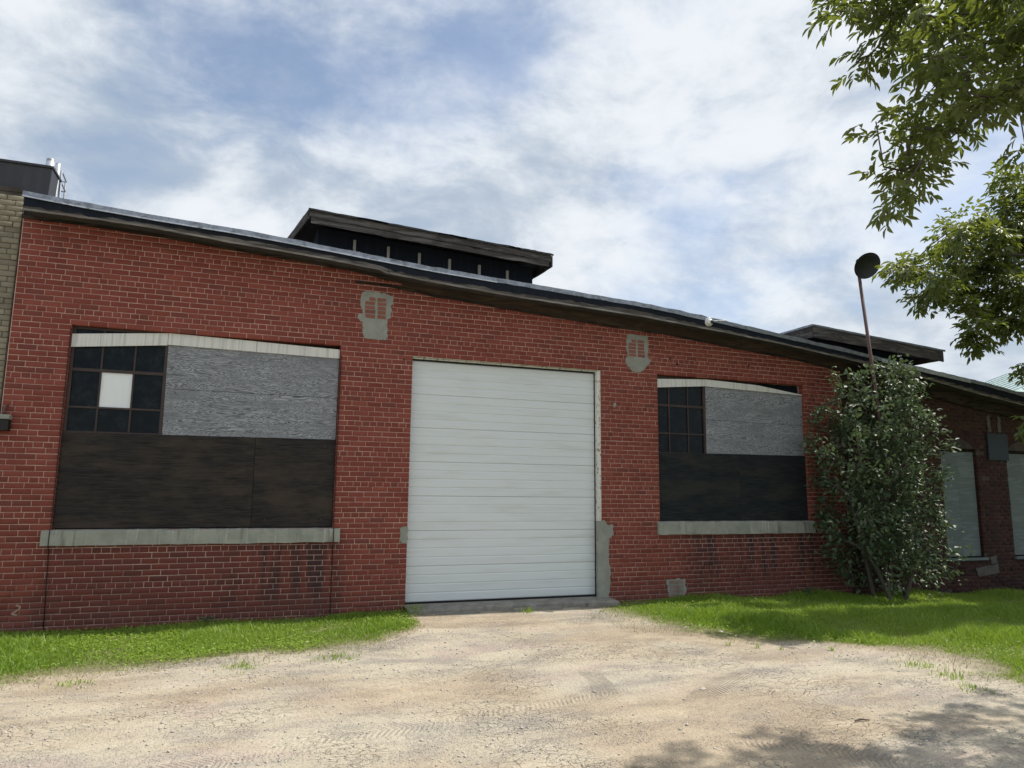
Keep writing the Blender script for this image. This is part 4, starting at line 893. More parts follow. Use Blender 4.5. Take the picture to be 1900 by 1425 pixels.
CL = {"t1": [1.89, -6.94, 5.59, 1.49, -7.61, 4.87, 1.44, -8.22, 4.31, 1.54, -7.8, 4.52, 1.57, -7.08, 5.39, 2.01, -8.05, 4.83, 2.14, -7.31, 5.22, 1.69, -7.6, 5.07, 1.75, -7.57, 4.46, 1.23, -8.09, 3.99, 1.82, -7.46, 4.68, 1.58, -7.92, 4.45, 1.46, -7.29, 4.73, 1.39, -7.48, 4.86, 1.71, -8.05, 4.25, 2.21, -7.59, 5.1, 1.35, -7.38, 4.48, 1.43, -8.28, 3.81, 1.71, -7.23, 4.15, 1.23, -8.13, 3.74, 2.41, -7.79, 4.9, 2.2, -7.55, 4.74, 1.69, -7.53, 4.24, 1.65, -7.78, 4.17, 2.17, -7.7, 4.26, 2.06, -7.87, 5.02, 1.3, -7.71, 3.58, 1.87, -7.39, 3.98, 1.68, -7.28, 3.9, 1.99, -7.94, 4.73, 1.89, -8.11, 4.23, 1.35, -7.99, 4.22, 1.8, -7.78, 4.96, 1.37, -7.55, 4.6, 1.65, -7.42, 4.15, 1.16, -7.84, 4.18, 1.42, -8.3, 4.14, 1.28, -7.63, 4.86, 1.56, -7.76, 3.79, 1.48, -7.52, 3.91, 2.34, -7.78, 4.64, 1.91, -7.02, 4.89, 1.46, -8.42, 4.09, 1.28, -7.34, 4.9, 1.29, -7.17, 5.04, 1.2, -8.03, 3.84, 1.62, -7.81, 4.69, 1.29, -7.68, 4.19, 1.79, -8.14, 4.0, 1.45, -7.71, 3.86, 1.35, -7.7, 4.6, 1.69, -7.45, 5.18, 1.44, -8.18, 4.24, 2.26, -7.55, 4.56, 1.8, -7.65, 5.1, 1.98, -7.13, 4.92, 1.16, -7.27, 5.06, 2.09, -7.84, 4.93, 1.2, -7.52, 4.65, 1.6, -8.02, 4.5, 2.15, -7.27, 4.31, 1.13, -7.94, 4.05, 1.59, -8.17, 4.05, 1.44, -8.02, 4.17, 1.13, -7.96, 4.3, 1.42, -8.1, 3.79, 1.9, -7.71, 4.8, 1.65, -8.3, 4.44, 2.35, -7.61, 4.47, 2.28, -7.49, 4.44, 2.19, -7.4, 4.19, 2.03, -7.76, 5.06, 1.11, -7.74, 4.84, 1.55, -7.65, 4.77, 1.6, -8.04, 4.21, 1.97, -7.39, 4.49, 1.42, -7.47, 3.64, 1.49, -6.98, 5.52, 2.01, -7.13, 4.09, 1.47, -7.3, 5.06, 2.11, -7.18, 4.41, 1.83, -7.64, 4.98, 1.38, -7.54, 4.72, 1.43, -8.2, 4.41, 1.88, -7.71, 4.91, 1.49, -8.38, 3.88, 1.45, -8.32, 3.74, 2.4, -7.63, 4.28, 0.92, -7.49, 4.58, 1.27, -7.3, 4.43, 1.15, -7.54, 3.88, 1.3, -7.44, 3.66, 1.0, -7.73, 3.27, 1.11, -7.7, 3.35, 2.31, -7.64, 3.82], "t2": [10.16, -2.59, 6.97, 10.7, -2.35, 6.74, 8.81, -2.43, 5.02, 6.89, -3.28, 4.76, 8.7, -3.15, 4.61, 7.5, -2.93, 4.74, 9.95, -1.96, 6.54, 8.49, -3.23, 4.93, 8.96, -2.91, 6.31, 8.63, -2.37, 5.2, 9.32, -2.82, 6.65, 7.41, -3.27, 5.51, 8.87, -3.0, 4.4, 7.68, -2.87, 5.09, 10.04, -2.14, 6.12, 8.72, -2.94, 5.47, 7.79, -3.2, 5.82, 9.59, -2.84, 5.91, 9.32, -2.43, 4.87, 11.22, -2.07, 6.35, 9.07, -2.31, 5.72, 9.46, -2.85, 6.14, 8.48, -2.71, 5.75, 9.43, -2.23, 5.25, 7.84, -2.88, 5.46, 9.38, -3.16, 4.9, 11.29, -2.1, 7.16, 9.85, -3.25, 6.21, 9.9, -2.3, 5.57, 7.16, -2.87, 5.06, 8.28, -3.16, 5.54, 11.17, -2.25, 6.1, 10.18, -2.85, 4.41, 9.54, -1.95, 4.93, 11.42, -2.26, 6.3, 10.0, -3.01, 5.18, 9.51, -3.15, 4.68, 10.04, -2.82, 5.59, 9.71, -2.6, 5.83, 9.24, -2.97, 6.88, 8.88, -3.01, 6.0, 10.54, -2.36, 4.78, 8.53, -2.66, 5.31, 9.82, -2.88, 5.33, 8.89, -2.18, 5.51, 8.51, -3.05, 5.2, 11.86, -2.05, 7.22, 7.86, -3.14, 4.24, 9.12, -3.13, 5.42, 8.98, -2.74, 4.97, 10.11, -2.94, 6.87, 9.62, -2.8, 5.01, 10.29, -2.78, 4.67, 8.81, -1.9, 5.9, 11.53, -2.15, 7.69, 11.11, -2.28, 6.5, 9.31, -3.01, 5.19, 10.57, -2.52, 7.28, 9.49, -2.88, 6.52, 11.44, -2.11, 5.85, 8.76, -2.88, 4.45, 9.54, -2.8, 4.5, 7.79, -2.53, 5.39, 9.05, -1.99, 6.41, 10.36, -2.28, 4.92, 9.63, -2.93, 6.1, 12.0, -1.99, 7.62, 8.1, -2.53, 5.85, 10.84, -2.5, 5.18, 7.8, -2.39, 4.91, 7.63, -3.14, 4.52, 8.91, -2.57, 4.58, 9.34, -2.81, 5.95, 7.93, -1.96, 5.46, 9.26, -3.25, 4.27, 8.9, -2.06, 5.1, 8.75, -3.17, 4.82, 9.41, -2.8, 6.36, 8.57, -2.83, 5.37, 8.32, -3.23, 5.7, 7.48, -2.19, 5.37, 6.83, -2.68, 5.09, 7.53, -2.53, 4.79, 8.15, -2.82, 4.18, 8.07, -2.91, 4.01, 9.19, -2.64, 4.44, 10.15, -2.23, 3.87, 8.83, -3.03, 2.73, 9.52, -2.55, 7.03], "o1": [4.82, -6.55, 7.0, 5.38, -6.28, 7.55, 5.05, -6.43, 7.27, 5.07, -6.27, 7.56, 5.06, -6.53, 7.57, 5.29, -6.14, 7.75, 5.52, -6.24, 7.78, 5.16, -6.54, 7.01, 5.73, -6.29, 7.26, 5.17, -6.65, 6.76, 5.19, -6.81, 7.13, 4.35, -6.97, 5.79, 4.57, -6.92, 6.06, 5.45, -6.57, 7.31, 5.98, -6.14, 7.54, 5.86, -6.2, 7.77, 6.22, -6.33, 7.78, 5.69, -6.55, 7.18, 5.57, -6.26, 6.74, 5.93, -6.29, 6.71, 5.99, -6.17, 7.01, 6.19, -6.19, 7.22, 6.4, -5.86, 7.74, 6.4, -6.02, 7.51, 6.74, -6.42, 7.8, 5.6, -5.96, 7.73, 5.42, -6.55, 6.46, 5.09, -6.52, 5.83, 6.03, -6.42, 7.31, 5.51, -6.52, 6.92, 5.53, -6.3, 6.14, 5.2, -6.46, 6.12, 6.46, -6.43, 7.62, 7.07, -6.76, 7.79, 6.24, -6.66, 7.71, 6.09, -6.53, 6.83, 5.88, -6.77, 6.7, 5.07, -6.45, 5.2, 5.5, -6.44, 5.75, 4.8, -6.59, 4.67, 6.82, -6.65, 7.34, 5.01, -6.73, 4.59, 4.82, -6.57, 4.27, 6.64, -6.34, 6.58, 7.07, -6.56, 7.61, 5.24, -6.79, 4.52, 6.29, -6.47, 6.11, 7.15, -6.04, 6.59, 5.63, -6.15, 4.24, 6.57, -5.9, 5.89, 6.92, -6.29, 6.93, 6.05, -6.46, 4.89, 5.52, -6.18, 4.79, 7.09, -6.32, 6.68, 6.34, -6.95, 6.67, 6.41, -6.58, 7.23, 7.04, -7.0, 7.4, 4.8, -7.28, 4.28, 5.02, -6.92, 4.8, 6.36, -6.71, 6.86, 5.3, -7.39, 5.87, 6.3, -5.98, 4.79, 7.43, -6.08, 7.04, 7.34, -6.13, 5.98, 6.43, -6.13, 5.17, 7.08, -5.94, 5.67, 7.46, -6.21, 6.64, 8.46, -6.07, 7.8, 7.33, -6.7, 6.83, 5.66, -6.68, 4.46, 7.05, -6.68, 5.92, 5.91, -6.78, 4.38, 7.34, -6.61, 6.44, 6.46, -6.55, 5.57, 7.75, -6.43, 7.76, 6.75, -7.06, 6.54, 7.29, -6.92, 7.51, 6.24, -7.01, 5.87, 6.05, -6.82, 5.22, 6.82, -7.19, 6.83, 6.13, -6.93, 5.6, 6.5, -6.88, 5.83, 7.73, -6.43, 6.44, 7.93, -6.14, 6.3, 8.02, -6.48, 6.59, 7.01, -6.41, 5.18, 6.75, -6.47, 5.11, 7.28, -6.33, 5.78, 6.99, -6.1, 4.96, 8.75, -6.06, 7.14, 8.43, -5.76, 7.21, 9.24, -6.1, 7.62, 8.6, -6.57, 7.34, 7.28, -6.11, 4.99, 7.01, -6.15, 4.43, 7.72, -5.69, 5.64, 7.77, -6.43, 5.74, 7.74, -6.55, 4.88, 8.69, -6.31, 7.08, 8.8, -6.36, 6.85, 8.49, -6.45, 6.56, 7.41, -6.49, 4.57, 7.27, -6.27, 4.56, 5.08, -9.99, 4.8, 2.36, -8.65, 6.03, 4.32, -7.94, 4.64, 2.89, -9.64, 5.87, 5.88, -9.22, 5.54, 3.41, -8.32, 7.44, 5.75, -7.49, 4.66, 4.25, -8.57, 5.04, 3.58, -9.59, 5.41, 5.47, -9.08, 7.64, 3.6, -7.85, 4.25, 3.4, -8.27, 5.94, 5.93, -8.65, 4.41, 6.78, -8.44, 4.89, 6.21, -7.71, 5.31, 3.9, -7.44, 7.2, 3.4, -7.6, 6.88, 4.99, -8.2, 6.23, 2.82, -7.36, 6.65, 5.08, -8.01, 6.93, 3.42, -8.89, 4.28, 4.16, -8.47, 5.89, 6.06, -8.72, 6.79, 4.94, -8.99, 6.6, 6.83, -9.05, 5.94, 3.22, -9.28, 7.29, 3.92, -7.28, 5.23, 4.85, -9.08, 5.71, 2.81, -7.91, 5.25, 4.64, -6.97, 7.33, 4.54, -8.44, 6.92, 2.55, -9.25, 5.37, 5.44, -9.34, 4.6, 6.41, -9.56, 6.17, 3.95, -7.02, 6.51, 6.28, -9.64, 5.56, 4.14, -7.56, 6.24, 2.71, -8.37, 6.99, 4.44, -9.52, 6.34, 4.83, -7.32, 6.54, 5.09, -8.97, 4.86, 3.73, -9.82, 6.26, 5.51, -8.15, 5.35, 4.33, -10.05, 6.58, 6.13, -7.79, 6.12, 4.52, -7.96, 7.61, 5.22, -7.66, 4.59, 4.12, -9.34, 5.66, 2.79, -8.48, 4.91, 4.78, -8.62, 7.41, 5.86, -7.77, 6.72, 4.93, -8.08, 5.28, 4.05, -9.47, 7.57, 5.13, -7.52, 5.35, 6.06, -9.43, 4.99, 4.59, -9.91, 5.11, 3.16, -9.1, 6.66, 5.68, -9.75, 7.04, 4.02, -9.91, 5.79, 4.79, -6.9, 5.45, 6.91, -7.88, 6.32, 5.19, -9.53, 6.89, 5.94, -7.3, 7.19, 3.19, -8.57, 6.48, 6.85, -8.09, 5.63, 4.59, -9.75, 5.77, 3.48, -7.81, 5.07, 3.26, -7.01, 6.78, 5.55, -8.13, 7.57, 4.63, -9.59, 7.59, 3.76, -8.97, 5.25, 6.09, -9.32, 6.74, 5.19, -9.77, 5.49, 6.2, -8.66, 5.79, 3.05, -9.7, 6.74, 4.29, -9.62, 4.71, 6.29, -9.28, 7.26, 2.56, -8.16, 5.7, 6.81, -9.08, 5.32, 4.8, -7.7, 5.94, 6.0, -8.85, 4.97, 5.16, -7.43, 7.21, 3.94, -9.02, 6.89, 6.6, -8.78, 7.0, 4.52, -9.05, 7.09, 5.07, -7.44, 7.76, 4.41, -8.38, 4.25, 6.31, -8.33, 7.44], "o2": [11.27, -2.48, 7.15, 17.81, -2.37, 6.46, 15.51, -2.5, 8.06, 11.76, -2.9, 6.06, 10.98, -3.02, 6.02, 17.38, -1.98, 7.04, 14.0, -3.16, 7.13, 16.21, -2.11, 4.07, 14.35, -0.5, 6.57, 15.95, -3.52, 5.92, 14.77, -3.13, 5.36, 17.29, -1.99, 5.2, 16.45, -2.58, 8.06, 14.88, -3.51, 6.15, 15.48, -1.99, 4.89, 15.9, -2.02, 8.07, 11.38, -3.03, 6.31, 13.74, -0.63, 6.05, 11.7, -2.13, 7.29, 16.37, -1.74, 6.92, 16.01, -2.06, 5.43, 16.61, -2.39, 8.71, 13.97, -0.71, 5.58, 16.72, -1.65, 6.47, 14.15, -2.3, 8.53, 13.25, -3.21, 7.47, 14.75, -2.27, 9.13, 16.06, -2.18, 7.61, 15.03, -3.29, 4.24, 14.28, -2.14, 5.86, 15.65, -2.05, 8.61, 15.83, -1.58, 7.89, 16.95, -3.11, 5.55, 12.14, -2.01, 4.32, 13.79, -2.71, 4.91, 13.53, -0.96, 5.1, 12.69, -3.19, 5.95, 18.66, -1.39, 6.32, 15.33, -0.47, 8.41, 15.36, -3.39, 6.24, 17.19, -1.44, 4.59, 14.37, -2.13, 4.6, 16.53, -0.65, 7.12, 13.27, -3.41, 6.0, 15.72, -1.83, 6.2, 15.45, -1.04, 5.18, 12.04, -3.42, 7.27, 15.38, -1.81, 5.34, 17.03, -0.45, 6.3, 12.52, -3.02, 7.35, 14.15, -1.0, 6.03, 18.58, -1.93, 7.06, 13.6, -3.4, 4.73, 16.86, -1.05, 4.48, 17.67, -1.77, 8.24, 14.6, -0.36, 6.95, 11.78, -3.33, 6.55, 14.8, -2.12, 3.62, 13.58, -1.91, 6.79, 15.86, -2.46, 4.37, 16.16, -3.4, 5.16, 12.79, -2.2, 3.81, 12.93, -1.95, 7.18, 14.93, -1.84, 8.2, 15.06, -2.12, 6.66, 15.63, 0.07, 6.09, 15.68, -0.24, 7.51, 14.96, -1.35, 6.23, 12.37, -2.9, 6.17, 16.45, -0.52, 6.67, 17.54, -2.2, 7.57, 14.22, -3.5, 5.57, 13.56, -3.59, 6.67, 17.07, -2.61, 6.57, 16.3, -0.96, 6.39, 13.86, -3.16, 4.19, 11.72, -2.91, 5.28, 17.23, -2.07, 4.51, 18.34, -1.61, 7.53, 14.64, -1.22, 7.82, 16.95, -2.55, 4.7, 15.97, -1.76, 4.52, 16.62, -0.49, 7.94, 14.82, -1.24, 6.94, 13.18, -1.93, 7.96, 10.92, -2.76, 8.24, 15.12, -2.9, 6.07, 13.4, -2.97, 5.71, 12.19, -2.86, 5.07, 15.9, -0.79, 8.06, 13.77, -2.15, 6.33, 12.24, -3.16, 4.73, 17.06, -3.23, 7.68, 15.01, -3.09, 7.71, 15.61, -1.06, 6.97, 13.43, -2.01, 4.49, 11.82, -2.19, 6.35, 18.17, -1.2, 5.51, 15.31, -0.14, 6.74, 12.52, -2.34, 6.7, 17.5, -1.13, 5.44, 14.58, -2.33, 7.92, 14.35, -1.48, 6.24, 13.63, -2.41, 7.09, 15.04, -1.79, 6.33, 16.28, -2.88, 7.72, 10.58, -3.0, 7.31, 12.65, -2.83, 4.56, 11.58, -3.33, 7.16, 12.48, -2.24, 8.34, 15.08, -1.47, 4.08, 16.25, -2.77, 6.3, 11.98, -2.51, 7.73, 14.56, -2.14, 6.5, 12.73, -2.13, 8.81, 16.36, -0.72, 8.36, 17.43, -2.39, 8.2, 14.77, -1.65, 7.27, 16.62, -0.92, 7.53, 17.09, -1.53, 7.41, 17.41, -2.89, 6.24, 12.97, -1.79, 4.35, 13.15, -3.49, 8.08, 12.35, -3.09, 6.89, 10.83, -2.61, 5.78, 17.94, -2.6, 5.45, 14.02, -0.44, 4.29, 16.45, -2.91, 4.29, 14.22, -2.45, 9.03, 15.94, -0.99, 8.47, 16.97, -3.16, 7.16, 12.97, -0.99, 5.11, 15.58, -1.67, 4.06, 14.45, -1.16, 5.38, 17.1, -2.98, 4.9, 10.47, -3.0, 6.37, 16.08, -0.23, 6.63, 16.32, -2.07, 8.3, 16.51, -2.25, 6.85, 17.78, -1.32, 4.94, 13.47, -3.14, 8.26, 15.22, -2.47, 3.97, 15.38, -3.22, 4.57, 14.47, -3.31, 6.29, 13.94, -2.41, 4.1, 16.29, -0.91, 4.51, 13.27, -3.15, 4.12, 12.16, -2.27, 7.39, 13.19, -2.08, 5.93, 14.77, -1.15, 4.71, 17.35, -0.59, 7.17, 14.38, -0.19, 5.38, 14.46, -0.49, 4.36, 11.24, -2.07, 4.27, 16.37, -1.11, 5.26, 15.54, -2.57, 8.74, 13.84, -2.76, 6.78, 13.17, -2.82, 7.92, 16.96, -0.89, 7.03, 11.37, -2.47, 5.05, 15.9, -3.19, 6.61, 10.65, -3.02, 5.55, 15.07, -2.26, 7.29, 11.2, -2.87, 7.69, 15.51, -0.57, 5.74, 14.41, -2.93, 7.28, 15.23, -1.13, 4.61, 15.32, -1.69, 7.44, 18.18, -1.66, 6.94, 15.91, -0.72, 6.53, 16.06, -1.2, 7.57, 14.09, -0.83, 4.0, 13.94, -3.01, 6.01, 15.83, -1.29, 4.68, 14.43, -2.49, 3.89, 17.13, -0.64, 5.82, 18.48, -1.99, 5.91, 13.22, -1.31, 5.62, 15.61, -2.89, 5.34, 14.66, -2.13, 5.5, 13.43, -2.42, 6.48, 18.34, -2.52, 7.32, 16.34, -1.36, 6.1, 14.29, -1.3, 7.15, 17.36, -1.35, 6.32, 15.05, -1.65, 4.8, 16.71, -1.94, 8.5, 12.01, -3.57, 5.27, 16.87, -3.24, 6.37, 17.91, -2.34, 7.28, 13.87, -2.48, 7.54, 13.34, -2.11, 3.85, 13.54, -2.1, 8.5, 12.36, -1.92, 6.08, 16.36, -1.01, 7.89, 13.15, -2.61, 5.01, 15.31, -1.41, 8.72, 13.23, -2.36, 7.55, 13.95, -1.59, 6.49, 12.85, -1.27, 4.68, 11.63, -1.98, 5.77, 13.18, -1.9, 5.13, 16.29, -3.13, 6.84, 11.34, -2.7, 6.73, 12.92, -2.78, 8.29, 15.76, -1.95, 6.69, 12.67, -1.49, 4.12, 12.64, -2.67, 8.9, 17.35, -0.54, 5.37, 17.27, -1.43, 6.96, 16.01, -2.39, 6.92, 11.99, -2.14, 8.46, 13.37, -0.95, 3.96, 15.04, -0.63, 6.2, 12.58, -2.4, 7.78, 15.05, -2.19, 5.24, 13.3, -3.21, 5.05, 12.07, -2.74, 4.42, 15.15, -0.69, 4.27, 11.03, -3.18, 7.19, 12.97, -2.77, 7.28, 14.63, -0.13, 5.75, 12.79, -2.09, 6.33, 14.43, -3.23, 8.01, 11.5, -2.62, 8.65, 15.74, -2.44, 6.08, 11.83, -3.56, 6.1, 14.96, -3.09, 6.64, 12.66, -1.9, 5.12, 15.28, -0.81, 8.04, 15.3, -2.81, 7.3, 15.31, -2.68, 6.82, 15.23, -0.13, 7.22, 13.6, -2.61, 8.95, 16.28, -0.61, 5.29, 12.06, -2.67, 5.79, 16.26, -1.86, 6.48, 14.16, -2.22, 7.15, 16.68, -1.67, 4.14, 16.58, -2.07, 4.92, 16.66, -1.7, 7.86, 14.15, -0.69, 5.13, 13.92, -3.2, 5.25, 17.8, -0.77, 6.0, 15.57, -1.32, 6.12, 16.37, -1.26, 8.56, 15.0, -0.99, 7.51, 15.7, -2.94, 7.46, 14.38, -2.54, 5.47, 13.92, -1.88, 6.0, 18.12, -2.16, 6.83, 15.18, -3.39, 5.42, 15.98, -2.52, 8.09, 14.49, -3.1, 6.79, 14.26, -1.39, 4.21, 16.65, -1.66, 5.7, 13.7, -2.57, 8.04, 17.09, -2.57, 5.94, 16.76, -1.2, 5.95, 12.32, -3.25, 8.45, 12.87, -3.17, 6.81, 15.67, -0.73, 4.45, 10.56, -2.92, 4.99, 14.52, -3.25, 4.21, 17.37, -1.53, 7.96, 10.67, -2.85, 7.74, 15.88, -0.67, 5.04, 16.17, -3.11, 5.8, 14.07, -1.84, 5.38, 15.42, -3.23, 8.17, 17.6, -2.13, 5.78, 14.83, -0.02, 6.71, 17.05, -2.07, 6.32, 10.2, -3.01, 7.0, 15.56, -2.07, 7.08, 16.94, -1.49, 5.18, 16.92, -0.89, 8.17, 14.38, -3.0, 5.86, 17.54, -2.6, 4.9, 16.58, -0.27, 5.59, 13.77, -1.09, 4.62, 15.59, -1.48, 5.57, 13.8, -2.73, 8.45, 10.85, -2.57, 4.58, 16.71, -0.63, 4.81, 13.74, -1.59, 3.98, 13.17, -2.63, 8.77, 17.65, -1.15, 6.99, 11.68, -3.36, 7.77, 14.71, -2.83, 4.48, 18.23, -1.79, 5.42, 17.51, -2.87, 6.74, 15.13, -0.8, 6.73, 17.38, -0.77, 6.47, 14.58, -0.69, 7.57, 12.67, -2.33, 5.88, 12.16, -2.03, 5.4, 15.15, -0.29, 5.9, 13.16, -2.47, 5.56, 14.05, -2.19, 5.04, 12.39, -1.95, 7.85, 11.53, -3.54, 5.6, 13.28, -1.45, 4.63, 14.92, -2.67, 5.06, 12.85, -3.58, 7.69, 17.92, -2.8, 6.92, 14.76, -2.56, 5.78, 14.29, -2.59, 6.67, 17.68, -1.06, 7.67, 15.11, -0.46, 4.87, 12.62, -3.28, 4.35, 16.25, -1.67, 4.9, 15.59, -3.36, 5.23, 15.15, -2.34, 5.97, 18.29, -1.13, 6.95, 14.84, -3.51, 7.11, 15.92, -1.47, 8.46, 14.44, -1.72, 3.76, 15.19, -2.32, 4.49, 12.48, -3.21, 5.4, 16.83, -3.39, 5.18, 18.02, -2.97, 5.89, 12.43, -2.43, 4.19, 15.51, -3.48, 7.69, 12.82, -2.87, 5.3, 11.27, -2.99, 5.19, 11.74, -2.41, 4.08, 17.21, -3.46, 5.8, 16.16, -1.47, 5.59, 15.61, -0.71, 7.69, 11.44, -2.38, 7.87]}
def tri(L): return [tuple(L[i:i+3]) for i in range(0, len(L), 3)]
grow_tree('ash_tree', 'near tree whose drooping leafy branches hang into the upper right corner', [(6.6, -8.8, -.1), (6.5, -8.75, 1.5), (6.3, -8.7, 3.0), (6.0, -8.6, 4.3), (5.6, -8.5, 5.2)], .22, tri(CL['t1']+CL['o1']), 0, 11, 6, .13, .080, .026, 5)  # o1: unseen crown clumps, many placed to cast shade on the near dirt
grow_tree('ash_tree', 'leafy tree beyond the lamp post at the right edge of the picture', [(14.2, -3.2, -.3), (14.1, -3.2, 1.6), (13.9, -3.1, 3.2), (13.5, -3.0, 4.8)], .26, tri(CL['t2']+CL['o2']), 0, 22, 8, .29, .128, .048, 6)  # o2: unseen crown, widened and shaped to shade the older wall and lawn

# ---- tall shrub against the wall
SHRUB = [(6.92, 3.92), (7.32, 3.98), (7.6, 3.73), (7.95, 3.05), (8.48, 3.78), (8.63, 4.04), (9.16, 4.13), (9.67, 3.81), (9.68, 3.25), (9.37, 2.84), (9.59, 2.35), (9.6, 1.86), (9.89, 1.43), (9.58, 1.05), (9.46, 0.33), (8.79, -.1), (7.69, -.1), (7.25, 0.47), (6.65, 1.07), (6.8, 1.56), (6.67, 2.28), (6.95, 2.93)]
def inside(x, z, P):
    c = False; j = len(P)-1
    for i in range(len(P)):
        if (P[i][1] > z) != (P[j][1] > z) and x < (P[j][0]-P[i][0])*(z-P[i][1])/(P[j][1]-P[i][1])+P[i][0]: c = not c
        j = i
    return c
sh = thing('bush', (8.3, -.8, -.12), 'tall glossy dark green bush growing against the brick wall', 'bush')
cl = []; rs = random.Random(5)
while len(cl) < 330:
    x = rs.uniform(6.7, 9.9); z = rs.uniform(.15, 4.1)
    if not inside(x, z, SHRUB) or not inside(x+.10, z, SHRUB) or not inside(x-.10, z, SHRUB) or not inside(x, z+.05, SHRUB): continue
    x = 8.24 + (x-8.24)*(.76+.13*math.sin(z*2.6+.6))
    c = np.array([x, -.8 + rs.choice((-1, 1))*rs.random()**.6*(.62 if z < 3.3 else .35), z])
    if all(np.linalg.norm(c-q) > .13 for q in cl): cl.append(c)
STEMS = [((8.0, -.75), (7.3, -.7, 2.6)), ((8.2, -.85), (8.1, -.8, 2.3)), ((8.35, -.7), (8.9, -.7, 2.7)), ((8.45, -.95), (9.3, -1.0, 1.5)), ((8.1, -1.0), (7.2, -1.0, 1.2))]
groups = [[] for _ in STEMS]
for c in cl:
    k = int(np.argmin([np.linalg.norm(np.array(s[1])-c) for s in STEMS])); groups[k].append(c)
rng = np.random.default_rng(9)
B_, D_, N_, L_, W_, T_ = [], [], [], [], [], []
for ((bx, by), tg), g in zip(STEMS, groups):
    root = [np.array([bx, by, -.15]), np.array([bx*.7+tg[0]*.3, by*.7+tg[1]*.3, tg[2]*.35]), np.array([bx*.4+tg[0]*.6, by*.4+tg[1]*.6, tg[2]*.65])]
    if not g: continue
    pts, par, load, tips = skeleton(root, g, bend=.15)
    link('stem', limbs_mesh('stem', pts, par, load, .035, skip=0, expo=.5), 'bark', sh)
    for i in tips:
        c = pts[i]; dv = unit(c-pts[par[i]]); ct = rng.uniform(0, 1)
        nl = 34
        out = unit(np.array([c[0]-8.3, (c[1]+.8)*1.4, .35]))
        for k in range(nl):
            p = c + dv*rng.uniform(-.22, .10) + rng.normal(size=3)*.075
            ld = unit(dv*.5 + out*.5 + rng.normal(size=3)*.7 + np.array([0, 0, -.15]))
            B_.append(p); D_.append(ld); N_.append(np.array([0, -.25, 1.0]) + rng.normal(size=3)*.45); L_.append(rng.uniform(.06, .125)); W_.append(rng.uniform(.034, .064)); T_.append(np.clip(ct*.5+rng.uniform(0, .5), 0, 1))
link('foliage', leaves_mesh('foliage', *[np.array(q) for q in (B_, D_, N_, L_, W_, T_)]), 'shrub_leaf', sh)

# ================================================================== GRASS, WEEDS, GRAVEL
CX, CY = -2.3085, -10.6215
def grass_blades(n_try, xr, yr, dens_fn, seed, hmin, hmax):
    r = np.random.default_rng(seed)
    x = r.uniform(*xr, n_try); y = r.uniform(*yr, n_try)
    ta = turf_amount(x, y)
    keep = (r.random(n_try) < np.clip(ta/.55+.10+.35*fbm2(x, y, 46, 3, 4.0), 0, 1)) & (y < -.015) & dens_fn(x, y, r)
    x, y, ta = x[keep], y[keep], ta[keep]
    N = len(x); z = gz(x, y)-.004
    lush = np.clip(ta/.7, .25, 1)
    h = r.uniform(hmin, hmax, N)*lush*(1+.8*np.clip(fbm2(x, y, 40, 3, 2.6), -.7, 1.2))
    a = r.uniform(0, 6.283, N); ln = h*r.uniform(.25, .9, N); wd = r.uniform(.0022, .0045, N)*1.5
    dirx, diry = np.cos(a), np.sin(a)
    b = r.uniform(0, 6.283, N); sx, sy = np.cos(b), np.sin(b)
    base = np.stack([x, y, z], -1); s = np.stack([sx, sy, np.zeros(N)], -1)*wd[:, None]
    m = base + np.stack([dirx*ln*.35, diry*ln*.35, h*.62], -1); t = base + np.stack([dirx*ln, diry*ln, h], -1)
    V = np.stack([base-s, base+s, m+s*.8, m-s*.8, t], 1).reshape(-1, 3)
    i = np.arange(N)*5
    Fq = np.stack([np.stack([i, i+1, i+2], -1), np.stack([i, i+2, i+3], -1), np.stack([i+3, i+2, i+4], -1)], 1).reshape(-1, 3)
    tn = np.clip(.5+.35*fbm2(x, y, 41, 3, 1.7)+r.normal(0, .2, N), 0, 1)
    return V, Fq, np.repeat(tn, 3), (x, y, ta)
def infield(x, y, margin=1.6):
    # the piece of ground the camera and its near neighbours can see
    rx, ry = x-CX, y-CY; az = np.arctan2(rx, ry)
    return (az < math.radians(72)) & (az > math.radians(-40))
def dn(x, y, r):
    d = np.hypot(x-CX, y-CY); return infield(x, y) & (r.random(len(x)) < np.clip((9.0/d)**1.3, .25, 1))
V, Fq, T, info = grass_blades(112000, (-9.8, .1), (-3.6, -.01), dn, 71, .03, .075)
link('grass', np_mesh('grass', V, Fq, T), 'grass_blade', label='strip of short grass and clover along the wall left of the door', cat='grass', kind='stuff')
V, Fq, T, info = grass_blades(380000, (2.4, 15), (-8.0, -.01), dn, 72, .035, .09)
link('grass', np_mesh('grass', V, Fq, T), 'grass_blade', label='wide patch of green lawn right of the drive', cat='grass', kind='stuff')
def thatch(xr, yr, n, seed, lab):
    r = np.random.default_rng(seed); x = r.uniform(*xr, n); y = r.uniform(*yr, n); ta = turf_amount(x, y)
    k = (ta > -.3) & infield(x, y) & (y < -.02) & (r.random(n) < np.where(ta < .4, .5, .16)); x, y = x[k], y[k]; N = len(x); z = gz(x, y)
    a = r.uniform(0, 6.283, N); L = r.uniform(.02, .07, N); wd = r.uniform(.0015, .004, N)
    d = np.stack([np.cos(a)*L, np.sin(a)*L, r.uniform(.0, .06, N)], -1); s = np.stack([-np.sin(a), np.cos(a), np.zeros(N)], -1)*wd[:, None]; b = np.stack([x, y, z+.002], -1)
    V = np.stack([b-s, b+s, b+d], 1).reshape(-1, 3); i = np.arange(N)*3
    link('dry_grass', np_mesh('dry_grass', V, np.stack([i, i+1, i+2], -1), r.random(N)), 'dry_blade', label=lab, cat='grass', kind='stuff')
